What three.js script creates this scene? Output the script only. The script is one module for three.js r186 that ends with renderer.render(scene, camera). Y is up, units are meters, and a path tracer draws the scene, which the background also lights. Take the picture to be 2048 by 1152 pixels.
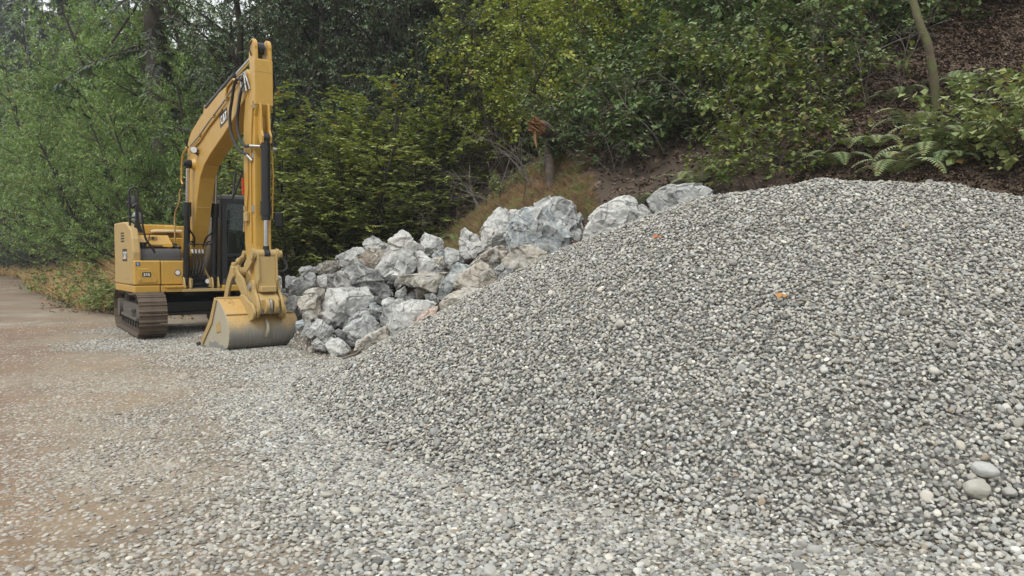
import * as THREE from 'three';
import { ImprovedNoise } from 'three/addons/math/ImprovedNoise.js';
import { RoundedBoxGeometry } from 'three/addons/geometries/RoundedBoxGeometry.js';
import { mergeGeometries, mergeVertices, toCreasedNormals } from 'three/addons/utils/BufferGeometryUtils.js';

// ---------- camera, sky, sun, exposure ----------
const scene = new THREE.Scene();
const camera = new THREE.PerspectiveCamera(41.55, 16 / 9, 0.1, 900);
camera.position.set(0, 1.6, 0);
camera.rotation.x = -Math.atan(63 / 1518);
scene.add(camera);

const SUN = new THREE.Vector3(-0.26, 0.78, 0.56).normalize();
{ // bright overcast sky: pale cloud, brighter overhead and round the veiled sun
  const W = 256, H = 128, d = new Float32Array(W * H * 4);
  for (let r = 0; r < H; r++) for (let c = 0; c < W; c++) {
    const el = ((r + 0.5) / H - 0.5) * Math.PI, az = ((c + 0.5) / W - 0.5) * 2 * Math.PI;
    const x = Math.cos(el) * Math.cos(az), y = Math.sin(el), z = Math.cos(el) * Math.sin(az);
    const k = Math.max(0, x * SUN.x + y * SUN.y + z * SUN.z);
    const L = y > 0 ? 0.72 + 0.42 * y + 0.5 * Math.pow(k, 10) : 0.3;
    const i = (r * W + c) * 4;
    d[i] = L * 0.975; d[i + 1] = L * 1.0; d[i + 2] = L * 1.02; d[i + 3] = 1;
  }
  const t = new THREE.DataTexture(d, W, H, THREE.RGBAFormat, THREE.FloatType);
  t.mapping = THREE.EquirectangularReflectionMapping; t.magFilter = THREE.LinearFilter; t.minFilter = THREE.LinearFilter; t.needsUpdate = true;
  scene.background = t; scene.environment = t;
}
const sun = new THREE.DirectionalLight(new THREE.Color(1, 0.965, 0.9), 1.5);
sun.position.copy(SUN).multiplyScalar(60).add(new THREE.Vector3(0, 0, -14));
sun.target.position.set(0, 0, -14);
sun.castShadow = true; sun.shadow.radius = 34; sun.shadow.mapSize.set(4096, 4096);
Object.assign(sun.shadow.camera, { left: -40, right: 40, top: 40, bottom: -40, near: 1, far: 140 });
scene.add(sun, sun.target);

const renderer = new THREE.WebGLRenderer({ antialias: true });
renderer.setSize(1024, 576);
renderer.toneMapping = THREE.LinearToneMapping;
renderer.toneMappingExposure = 1.36;
renderer.shadowMap.enabled = true;
scene.fog = new THREE.FogExp2(new THREE.Color(0.86, 0.92, 0.96), 0.0008);

// ---------- helpers ----------
const noiseGen = new ImprovedNoise();
const N3 = (x, y, z) => noiseGen.noise(x, y, z);
const fbm = (x, y, z, o = 4) => { let s = 0, a = 0.5, f = 1; for (let i = 0; i < o; i++) { s += a * N3(x * f + i * 17.1, y * f + i * 9.7, z * f + i * 5.3); f *= 2.03; a *= 0.5; } return s; };
const ridge = (x, y, z, o = 4) => { let s = 0, a = 0.5, f = 1; for (let i = 0; i < o; i++) { s += a * (1 - 2 * Math.abs(N3(x * f + i * 11.3, y * f + i * 3.1, z * f + i * 7.9))); f *= 2.07; a *= 0.5; } return s; };
const rngOf = (seed) => { let a = seed >>> 0; return () => { a = (a + 0x6D2B79F5) >>> 0; let t = a; t = Math.imul(t ^ (t >>> 15), t | 1); t ^= t + Math.imul(t ^ (t >>> 7), t | 61); return ((t ^ (t >>> 14)) >>> 0) / 4294967296; }; };
const clamp = (x, a, b) => Math.min(b, Math.max(a, x)), lerp = (a, b, t) => a + (b - a) * t;
const sstep = (a, b, x) => { const t = clamp((x - a) / (b - a), 0, 1); return t * t * (3 - 2 * t); };
const V = (x, y, z) => new THREE.Vector3(x, y, z);
const used = {};
function numbered(name) { const n = used[name] = (used[name] ?? -1) + 1; return n ? name + '_' + String(n).padStart(3, '0') : name; }
function tag(o, label, category, group, kind) { if (label) o.userData.label = label; if (category) o.userData.category = category; if (group) o.userData.group = group; if (kind) o.userData.kind = kind; return o; }
function add(o, parent = scene) { o.traverse((c) => { if (c.isMesh) { c.castShadow = true; c.receiveShadow = true; } }); parent.add(o); return o; }
function mesh(name, geo, m, parent) { const o = new THREE.Mesh(geo, m); o.name = parent ? name : numbered(name); o.castShadow = o.receiveShadow = true; if (parent) parent.add(o); return o; }
const lin = (r, g, b) => new THREE.Color().setRGB(r, g, b);
function noiseTexture(size, fn, srgb) {
  const d = new Uint8Array(size * size * 4);
  for (let y = 0; y < size; y++) for (let x = 0; x < size; x++) { const c = fn(x / size, y / size), i = (y * size + x) * 4; for (let k = 0; k < 3; k++) d[i + k] = clamp(c[k] * 255, 0, 255); d[i + 3] = 255; }
  const t = new THREE.DataTexture(d, size, size); t.wrapS = t.wrapT = THREE.RepeatWrapping; t.magFilter = THREE.LinearFilter; t.minFilter = THREE.LinearFilter; if (srgb) t.colorSpace = THREE.SRGBColorSpace; t.needsUpdate = true; return t;
}
// noise that repeats after one tile: four-dimensional circle walk through 3-D noise
const tiled = (u, v, f, o = 4, s = 0) => { const w = (a, b) => fbm(a * f + s, b * f, 3.7 + s, o); const su = u, sv = v; return w(u, v) * (1 - su) * (1 - sv) + w(u - 1, v) * su * (1 - sv) + w(u, v - 1) * (1 - su) * sv + w(u - 1, v - 1) * su * sv; };

// ---------- the lie of the land ----------
const TOE = [[40, 4], [22, -2], [14, -4.2], [8, -6.3], [2.7, -9.6], [0, -11.4], [-2.4, -13.2], [-3.6, -16], [-5.4, -19.4], [-8.6, -21.6], [-12.2, -23.2], [-19, -32], [-32.5, -52], [-54, -76], [-90, -97], [-150, -112], [-300, -120]];
function toeDistance(x, z) {           // metres uphill from the foot of the hillside, negative on the road side
  let best = 1e9, sign = 1;
  for (let i = 0; i + 1 < TOE.length; i++) {
    const [ax, az] = TOE[i], [bx, bz] = TOE[i + 1], dx = bx - ax, dz = bz - az, t = clamp(((x - ax) * dx + (z - az) * dz) / (dx * dx + dz * dz), 0, 1);
    const ex = x - ax - dx * t, ez = z - az - dz * t, d = ex * ex + ez * ez;
    if (d < best) { best = d; sign = dx * ez - dz * ex < 0 ? -1 : 1; }
  }
  return Math.sqrt(best) * sign;
}
function hillHeight(x, z) {
  const s = toeDistance(x, z);
  if (s <= 0) return 0;
  const far = sstep(20, 60, -z), steep = lerp(0.93, 0.72, far);
  const q = Math.sqrt(s * s + 0.36) - 0.6;
  let h = q < 26 ? steep * Math.max(q, 0) : steep * 26 + (q - 26) * 0.5;
  h = h > 60 ? 60 + (h - 60) * 0.2 : h;
  return h + Math.min(1, s / 3) * (0.9 * fbm(x * 0.22, 0.3, z * 0.22, 3) + 0.25 * fbm(x * 1.1, 4.3, z * 1.1, 3));
}
// ---------- gravel heap: crest line [x, z, height], flanks at the angle of repose ----------
const CREST = [[-2.9, -11.7, -0.45], [-1.3, -11.2, 0.50], [0.11, -10.6, 1.26], [1.06, -10.3, 1.80], [1.82, -10, 2.14], [2.54, -9.55, 2.36], [3.65, -9.05, 2.53], [4.3, -9, 2.46], [4.9, -8.9, 2.46], [5.73, -8.55, 2.28], [7, -8.1, 1.9], [9.5, -7.5, 0.9]];
const CRESTS = []; for (let i = 0; i + 1 < CREST.length; i++) for (let k = 0; k < 14; k++) CRESTS.push([0, 1, 2].map((c) => lerp(CREST[i][c], CREST[i + 1][c], k / 14)));
function heapHeight(x, z) {
  if (x < -5 || x > 11 || z > -1.5 || z < -14) return -1;
  let h = -9;
  for (const [cx, cz, ch] of CRESTS) { const D = Math.hypot(x - cx, z - cz), v = ch - 0.54 * (Math.sqrt(D * D + 0.09) - 0.3); if (v > h) h = v; }
  return h + 0.10 * fbm(x * 0.8, 7.7, z * 0.8, 3) - 0.02 + 0.05 * fbm(x * 2.6, 1.7, z * 2.6, 2);
}
const smax = (a, b, k) => { const h = clamp(0.5 + 0.5 * (a - b) / k, 0, 1); return lerp(b, a, h) + k * h * (1 - h); };
const heapCones = [];                   // filled from the boulder table: soil and rubble under the boulders
function baseHeight(x, z) {
  let g = 0.05 * fbm(x * 0.35, 2.2, z * 0.35, 3) + 0.02 * fbm(x * 1.7, 5.2, z * 1.7, 3);
  const bump = Math.hypot(x + 4.3, (z + 12.2) * 0.9); g += 0.09 * (1 - sstep(0.4, 2.2, bump));
  let h = Math.max(g, hillHeight(x, z) + g);
  if (x > -6 && x < 5 && z < -10 && z > -17) for (const c of heapCones) { const D = Math.max(0, Math.hypot(x - c[0], z - c[2]) - 0.08), v = c[1] - D * 1.5; if (v > h) h = v; }
  return h;
}
const gravelSurface = (x, z) => smax(heapHeight(x, z), baseHeight(x, z), 0.22);
const heapAmount = (x, z) => heapHeight(x, z) - baseHeight(x, z);
// how much loose grey gravel lies on the dirt, 0 to 1
const SPILLS = [[-2.6, -10.4, 1.7, 1.0], [-1.6, -8.6, 2.1, 1.1], [-1.1, -6.8, 1.9, 1.0], [-0.4, -5.2, 1.9, 1.1], [0.3, -4, 1.9, 1.1], [-4.2, -11.6, 1.5, 0.75], [-4.0, -12.6, 1.6, 0.9], [-5.6, -13.3, 1.3, 0.8], [-7.0, -14.0, 1.4, 0.75], [-8.2, -16.6, 1.3, 0.6], [-6.2, -16.2, 1.9, 0.7], [-2.9, -6.4, 0.8, 0.45], [-2.4, -5.4, 0.9, 0.3], [-3.5, -7.6, 0.7, 0.4], [-1.4, -4.3, 1.2, 0.6], [1.6, -3.8, 1.8, 1.2], [3, -4, 1.8, 1.2], [2.4, -3, 1.8, 1.2], [0.8, -3.2, 1.6, 1.1]];
function gravelCover(x, z) {
  let m = 0; for (const [a, b, r, w] of SPILLS) m = Math.max(m, w * (1 - sstep(0.35, 1.25, Math.hypot(x - a, z - b) / r)));
  m += 0.35 * fbm(x * 0.9, 8.8, z * 0.9, 4) * sstep(0.02, 0.3, m);
  return clamp(Math.max(m, sstep(-0.25, 0.05, heapAmount(x, z))), 0, 1);
}
const roadSide = (x, z) => sstep(-1.6, -0.2, toeDistance(x, z));
function groundColor(x, z, out) {
  const s = toeDistance(x, z), n = fbm(x * 0.55, 3.3, z * 0.55, 4), m = fbm(x * 3.1, 1.3, z * 3.1, 3), w = fbm(x * 0.16, 9.9, z * 0.5, 3);
  // tan dirt to redder dirt towards the left of the road; darker damp patches
  const red = clamp(sstep(-3.4, -7.5, x - z * 0.30 + 0) * 0.0 + sstep(0.34, 0.5, -x / Math.max(1, -z) - 0.22 + 0.25 * n), 0, 1);
  let c = [lerp(0.325, 0.265, red), lerp(0.265, 0.185, red), lerp(0.19, 0.13, red)];
  const ochre = sstep(0.05, 0.4, w + 0.5 * n) * 0.55; c = [lerp(c[0], 0.33, ochre), lerp(c[1], 0.225, ochre), lerp(c[2], 0.13, ochre)];
  const dust = sstep(0.1, 0.5, -n + 0.4 * m) * 0.6; c = [lerp(c[0], 0.41, dust), lerp(c[1], 0.355, dust), lerp(c[2], 0.285, dust)];
  const g = gravelCover(x, z) * 0.85; c = [lerp(c[0], 0.20, g), lerp(c[1], 0.185, g), lerp(c[2], 0.16, g)];
  const k = 1 + 0.35 * m; c = c.map((v) => v * k);
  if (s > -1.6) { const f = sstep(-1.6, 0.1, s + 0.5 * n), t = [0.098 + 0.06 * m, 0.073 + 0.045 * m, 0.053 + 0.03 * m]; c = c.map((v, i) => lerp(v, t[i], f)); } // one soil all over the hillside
  out[0] = Math.max(0.01, c[0]); out[1] = Math.max(0.008, c[1]); out[2] = Math.max(0.006, c[2]); return out;
}
function axis(bands) { const a = [bands[0][0]]; for (const [from, to, step] of bands) { const n = Math.max(1, Math.round(Math.abs(to - from) / step)); for (let i = 1; i <= n; i++) a.push(lerp(from, to, i / n)); } return a; }
function buildTerrain() {
  const xs = axis([[-420, -200, 20], [-200, -80, 6], [-80, -30, 2], [-30, -13, 0.4], [-13, -8, 0.1], [-8, 4, 0.06], [4, 10, 0.14], [10, 30, 0.6], [30, 80, 3], [80, 400, 20]]);
  const zs = axis([[300, 60, 20], [60, 10, 5], [10, -2.5, 0.6], [-2.5, -13, 0.06], [-13, -18, 0.09], [-18, -30, 0.35], [-30, -80, 1.5], [-80, -200, 6], [-200, -420, 20]]);
  const nx = xs.length, nz = zs.length, pos = new Float32Array(nx * nz * 3), col = new Float32Array(nx * nz * 3), uv = new Float32Array(nx * nz * 2), idx = [], c = [0, 0, 0];
  for (let j = 0; j < nz; j++) for (let i = 0; i < nx; i++) {
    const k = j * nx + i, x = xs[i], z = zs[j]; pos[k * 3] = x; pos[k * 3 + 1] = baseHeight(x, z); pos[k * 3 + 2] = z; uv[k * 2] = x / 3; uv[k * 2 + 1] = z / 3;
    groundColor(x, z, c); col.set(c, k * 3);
  }
  for (let j = 0; j + 1 < nz; j++) for (let i = 0; i + 1 < nx; i++) { const a = j * nx + i, b = a + 1, d = a + nx, e = d + 1; idx.push(a, b, d, b, e, d); }
  const g = new THREE.BufferGeometry(); g.setAttribute('position', new THREE.BufferAttribute(pos, 3)); g.setAttribute('color', new THREE.BufferAttribute(col, 3)); g.setAttribute('uv', new THREE.BufferAttribute(uv, 2)); g.setIndex(idx); g.computeVertexNormals();
  // fine grit: light and dark grains
  const rnd = rngOf(5), S = 1024, grain = new Float32Array(S * S);
  for (let q = 0; q < 26000; q++) { const cx = rnd() * S, cy = rnd() * S, r = 1.2 + rnd() * rnd() * 6, v = (rnd() - 0.45) * 0.9, e = 0.5 + rnd() * 0.5, a = rnd() * 6.3, ca = Math.cos(a), sa = Math.sin(a); for (let y = -8; y <= 8; y++) for (let x = -8; x <= 8; x++) { const u = (x * ca + y * sa) / r, w = (-x * sa + y * ca) / (r * e); if (u * u + w * w < 1) grain[((Math.floor(cy) + y + S) % S) * S + ((Math.floor(cx) + x + S) % S)] = v; } }
  const tex = noiseTexture(S, (u, v) => { const q = grain[Math.floor(v * S) * S + Math.floor(u * S)], n = tiled(u, v, 24, 3); const b = clamp(0.74 + 0.3 * q + 0.25 * n, 0, 1); return [b, b * (0.99 - 0.02 * q), b * (0.98 - 0.02 * q)]; });
  const bump = noiseTexture(S, (u, v) => { const q = Math.abs(grain[Math.floor(v * S) * S + Math.floor(u * S)]), n = tiled(u, v, 30, 3, 2); const b = clamp(0.4 + 0.55 * q + 0.4 * n, 0, 1); return [b, b, b]; });
  const m = new THREE.MeshStandardMaterial({ vertexColors: true, map: tex, bumpMap: bump, bumpScale: 0.018, roughness: 0.97 });
  const part = (keep) => { const h = new THREE.BufferGeometry(); for (const k of ['position', 'normal', 'color', 'uv']) h.setAttribute(k, g.attributes[k]); const id = []; for (let t = 0; t < idx.length; t += 3) { const k = idx[t]; if (keep(pos[k * 3], pos[k * 3 + 2])) id.push(idx[t], idx[t + 1], idx[t + 2]); } h.setIndex(id); return h; };
  const uphill = (x, z) => toeDistance(x, z) > -0.4;
  add(tag(mesh('dirt_road', part((x, z) => !uphill(x, z)), m), 'tan and reddish dirt road with stones pressed into it', 'road', null, 'structure'));
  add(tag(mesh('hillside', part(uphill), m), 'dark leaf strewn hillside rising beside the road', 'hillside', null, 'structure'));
}

// ---------- gravel ----------
function pebbleGeometry(seed, sx, sy, sz, detail = 2, angular = 0) {
  let g = new THREE.IcosahedronGeometry(1, detail); g.deleteAttribute('uv'); g.deleteAttribute('normal'); g = mergeVertices(g, 1e-4);
  const p = g.attributes.position, rnd = rngOf(seed), planes = [];
  for (let i = 0; i < 4 + angular * 5; i++) planes.push([V(rnd() - 0.5, rnd() - 0.5, rnd() - 0.5).normalize(), 0.72 + rnd() * 0.2 - angular * 0.1]);
  const col = [], v = V(0, 0, 0);
  for (let i = 0; i < p.count; i++) {
    v.fromBufferAttribute(p, i); const n = 1 + 0.22 * fbm(v.x * 1.1 + seed, v.y * 1.1, v.z * 1.1, 2); v.multiplyScalar(n);
    for (const [q, d] of planes) { const e = v.dot(q) - d; if (e > 0) v.addScaledVector(q, -e * 0.8); }
    const t = 1 + 0.16 * fbm(v.x * 2.2 + seed * 3, v.y * 5, v.z * 2.2, 3); col.push(t, t, t * 0.99);
    p.setXYZ(i, v.x * sx, v.y * sy, v.z * sz);
  }
  g.setAttribute('color', new THREE.Float32BufferAttribute(col, 3)); g.computeVertexNormals(); return g;
}
const pebbleMaterial = new THREE.MeshStandardMaterial({ vertexColors: true, roughness: 0.82 });
const PEBBLES = [pebbleGeometry(1, 1, 0.5, 0.72), pebbleGeometry(2, 1, 0.62, 0.8), pebbleGeometry(3, 1, 0.42, 0.6), pebbleGeometry(4, 1, 0.7, 0.75, 2, 1), pebbleGeometry(5, 1, 0.55, 0.9, 2, 1), pebbleGeometry(6, 1, 0.36, 0.8)];
function inView(x, y, z, side = 1.2) { const d = -z; if (d < 1.6) return false; const px = Math.abs(x) - side, py = (y - 1.6) / d; return px / d < 0.70 && py > -0.47; }
function pebbleColor(rnd, dusty, out) {
  let v = 0.315 + (rnd() + rnd() - 1) * 0.2, w = 0.5 + (rnd() - 0.5) * 0.9, c;
  const q = rnd();
  if (q < 0.012) c = [0.27, 0.22, 0.16]; else if (q < 0.07) v *= 1.4; else if (q < 0.2) v *= 0.62;
  c = c ?? [v * lerp(0.98, 1.08, w), v, v * lerp(0.96, 0.84, w)];
  const d = dusty * (0.5 + 0.5 * rnd()); out.setRGB(lerp(c[0], 0.315, d), lerp(c[1], 0.26, d), lerp(c[2], 0.20, d)); return out;
}
function scatter(name, label, category, points) {
  const root = new THREE.Group(); root.name = numbered(name); tag(root, label, category, null, 'stuff');
  const lists = PEBBLES.map(() => []); for (const p of points) lists[p.k].push(p);
  const M = new THREE.Matrix4(), Q = new THREE.Quaternion(), Q2 = new THREE.Quaternion(), up = V(0, 1, 0), S = V(1, 1, 1);
  lists.forEach((l, k) => {
    if (!l.length) return;
    const im = new THREE.InstancedMesh(PEBBLES[k], pebbleMaterial, l.length); im.name = 'pebble'; im.userData.kind = 'stuff';
    l.forEach((p, i) => { Q.setFromUnitVectors(up, p.n); Q2.setFromAxisAngle(up, p.a); Q.multiply(Q2); M.compose(p.p, Q, S.set(p.s, p.s * p.f, p.s)); im.setMatrixAt(i, M); im.setColorAt(i, p.c); });
    root.add(im);
  });
  add(root); return root;
}
function surfaceNormal(f, x, z, e = 0.06) { return V(f(x - e, z) - f(x + e, z), 2 * e, f(x, z - e) - f(x, z + e)).normalize(); }
function gravelDepthFine(x, z) { return gravelSurface(x, z); }
function buildGravel() {
  // bed of the heap: a dark gritty body under the pebbles
  const x0 = -4.2, x1 = 10, z0 = -13.4, z1 = -1.9, st = 0.09, nx = Math.round((x1 - x0) / st), nz = Math.round((z1 - z0) / st);
  const id = new Int32Array((nx + 1) * (nz + 1)).fill(-1), pos = [], idx = [], ok = [];
  for (let j = 0; j <= nz; j++) for (let i = 0; i <= nx; i++) { const x = x0 + i * st, z = z0 + j * st; ok.push(heapAmount(x, z) > (x < 2.6 && z < -10.4 ? 0.02 : -0.12)); }
  const vert = (i, j) => { const k = j * (nx + 1) + i; if (id[k] < 0) { const x = x0 + i * st, z = z0 + j * st; id[k] = pos.length / 3; pos.push(x, gravelSurface(x, z) - 0.07, z); } return id[k]; };
  for (let j = 0; j < nz; j++) for (let i = 0; i < nx; i++) { const k = j * (nx + 1) + i; if (ok[k] && ok[k + 1] && ok[k + nx + 1] && ok[k + nx + 2]) { const a = vert(i, j), b = vert(i + 1, j), c = vert(i, j + 1), d = vert(i + 1, j + 1); idx.push(a, c, b, b, c, d); } }
  const g = new THREE.BufferGeometry(); g.setAttribute('position', new THREE.Float32BufferAttribute(pos, 3)); g.setIndex(idx); g.computeVertexNormals();
  const rnd = rngOf(77), pts = [], ground = [], col = new THREE.Color();
  const put = (list, f, x, z, size, lift, dusty, tilt, flat) => {
    const y = f(x, z); if (!inView(x, y, z)) return;
    const n = surfaceNormal(f, x, z); n.x += (rnd() - 0.5) * tilt; n.z += (rnd() - 0.5) * tilt; n.normalize();
    pebbleColor(rnd, dusty, col);
    list.push({ k: Math.floor(rnd() * PEBBLES.length), p: V(x, y, z).addScaledVector(n, lift * size), n, a: rnd() * 6.283, s: size, f: flat * (0.85 + rnd() * 0.3), c: col.clone() });
  };
  const sizeOf = () => { const u = rnd(); return 0.5 * (0.025 + 0.023 * rnd() + (u > 0.93 ? 0.03 * rnd() : 0) + (u > 0.9975 ? 0.035 : 0)); };
  const step = 0.0305;
  for (let z = -13.2; z < -2; z += step) for (let x = -4.2; x < 7.6; x += step) {
    if (!inView(x, gravelSurface(x, z), z)) continue;
    const am = heapAmount(x, z); if (am < (x < 2.6 && z < -10.4 ? 0.0 : -0.2)) continue;
    const px = x + (rnd() - 0.5) * step, pz = z + (rnd() - 0.5) * step; if (rnd() < 0.5) put(pts, gravelSurface, x + (rnd() - 0.5) * 0.03, z + (rnd() - 0.5) * 0.03, sizeOf(), -1.7, 0, 1.5, 1);
    put(pts, gravelSurface, px, pz, sizeOf(), 0.1 + (rnd() - 0.5) * 1.5, 0, 1.5, 1);
  }
  // spilled gravel on the dirt and stones pressed into the road
  for (let z = -20; z < -3; z += 0.0275) for (let x = -12; x < 4; x += 0.0275) {
    if (heapAmount(x, z) > (x < 2.6 && z < -10.4 ? 0.0 : -0.2)) continue;
    const d = -z; if (Math.abs(x) > d * 0.72 + 1) continue;
    const c = gravelCover(x, z), far = sstep(8, 16, d);
    const dens = Math.max(c * 1.05, 0.62 * (1 - 0.55 * far) * (0.45 + 1.1 * sstep(-0.25, 0.3, fbm(x * 0.8, 6.1, z * 0.8, 3))) * (1 - 0.75 * sstep(-4.2, -6.6, x + 0.1 * z + 0.6)));
    if (rnd() > dens || toeDistance(x, z) > -0.1) continue;
    const loose = rnd() < c * 1.2, px = x + (rnd() - 0.5) * 0.03, pz = z + (rnd() - 0.5) * 0.03;
    put(ground, baseHeight, px, pz, sizeOf() * (loose ? 0.98 : 0.72 + 0.3 * rnd()), loose ? 0.12 + 0.35 * rnd() * c : -0.2 + 0.25 * rnd(), loose ? 0.5 * (1 - c) : 0.62, loose ? 0.9 : 0.4, loose ? 1 : 0.75);
  }
  const heap = scatter('gravel_pile', 'large sloping heap of grey rounded river gravel', 'gravel', pts);
  const bed = mesh('gravel_bed', g, new THREE.MeshStandardMaterial({ color: lin(0.28, 0.275, 0.255), roughness: 1 }), heap); bed.userData.kind = 'stuff';
  scatter('gravel_spill', 'loose grey gravel scattered over the dirt road', 'gravel', ground);
  console.log('pebbles', pts.length, ground.length);
  // three larger cobbles lying on the slope
  const cob = (x, z, s, sx, sy, sz, turn, label, c, seed) => {
    const o = mesh('cobble', pebbleGeometry(seed, sx, sy, sz, 10), new THREE.MeshStandardMaterial({ vertexColors: true, color: c, roughness: 0.85 }));
    o.scale.setScalar(s); o.position.set(x, gravelSurface(x, z) + s * sy * 0.55, z); o.rotation.set(0.1, turn, -0.15); tag(o, label, 'cobble'); add(o);
  };
  cob(2.80, -4.52, 0.09, 1, 0.66, 0.75, 0.4, 'largest smooth grey cobble on the gravel slope', lin(0.36, 0.35, 0.30), 21);
  cob(2.91, -4.62, 0.078, 1, 0.6, 0.8, -0.5, 'pale grey cobble tucked behind the largest cobble', lin(0.40, 0.40, 0.38), 22);
  cob(2.97, -4.48, 0.052, 1, 0.6, 0.7, 0.9, 'small grey cobble beside the two larger cobbles', lin(0.35, 0.34, 0.31), 23);
}

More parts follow.
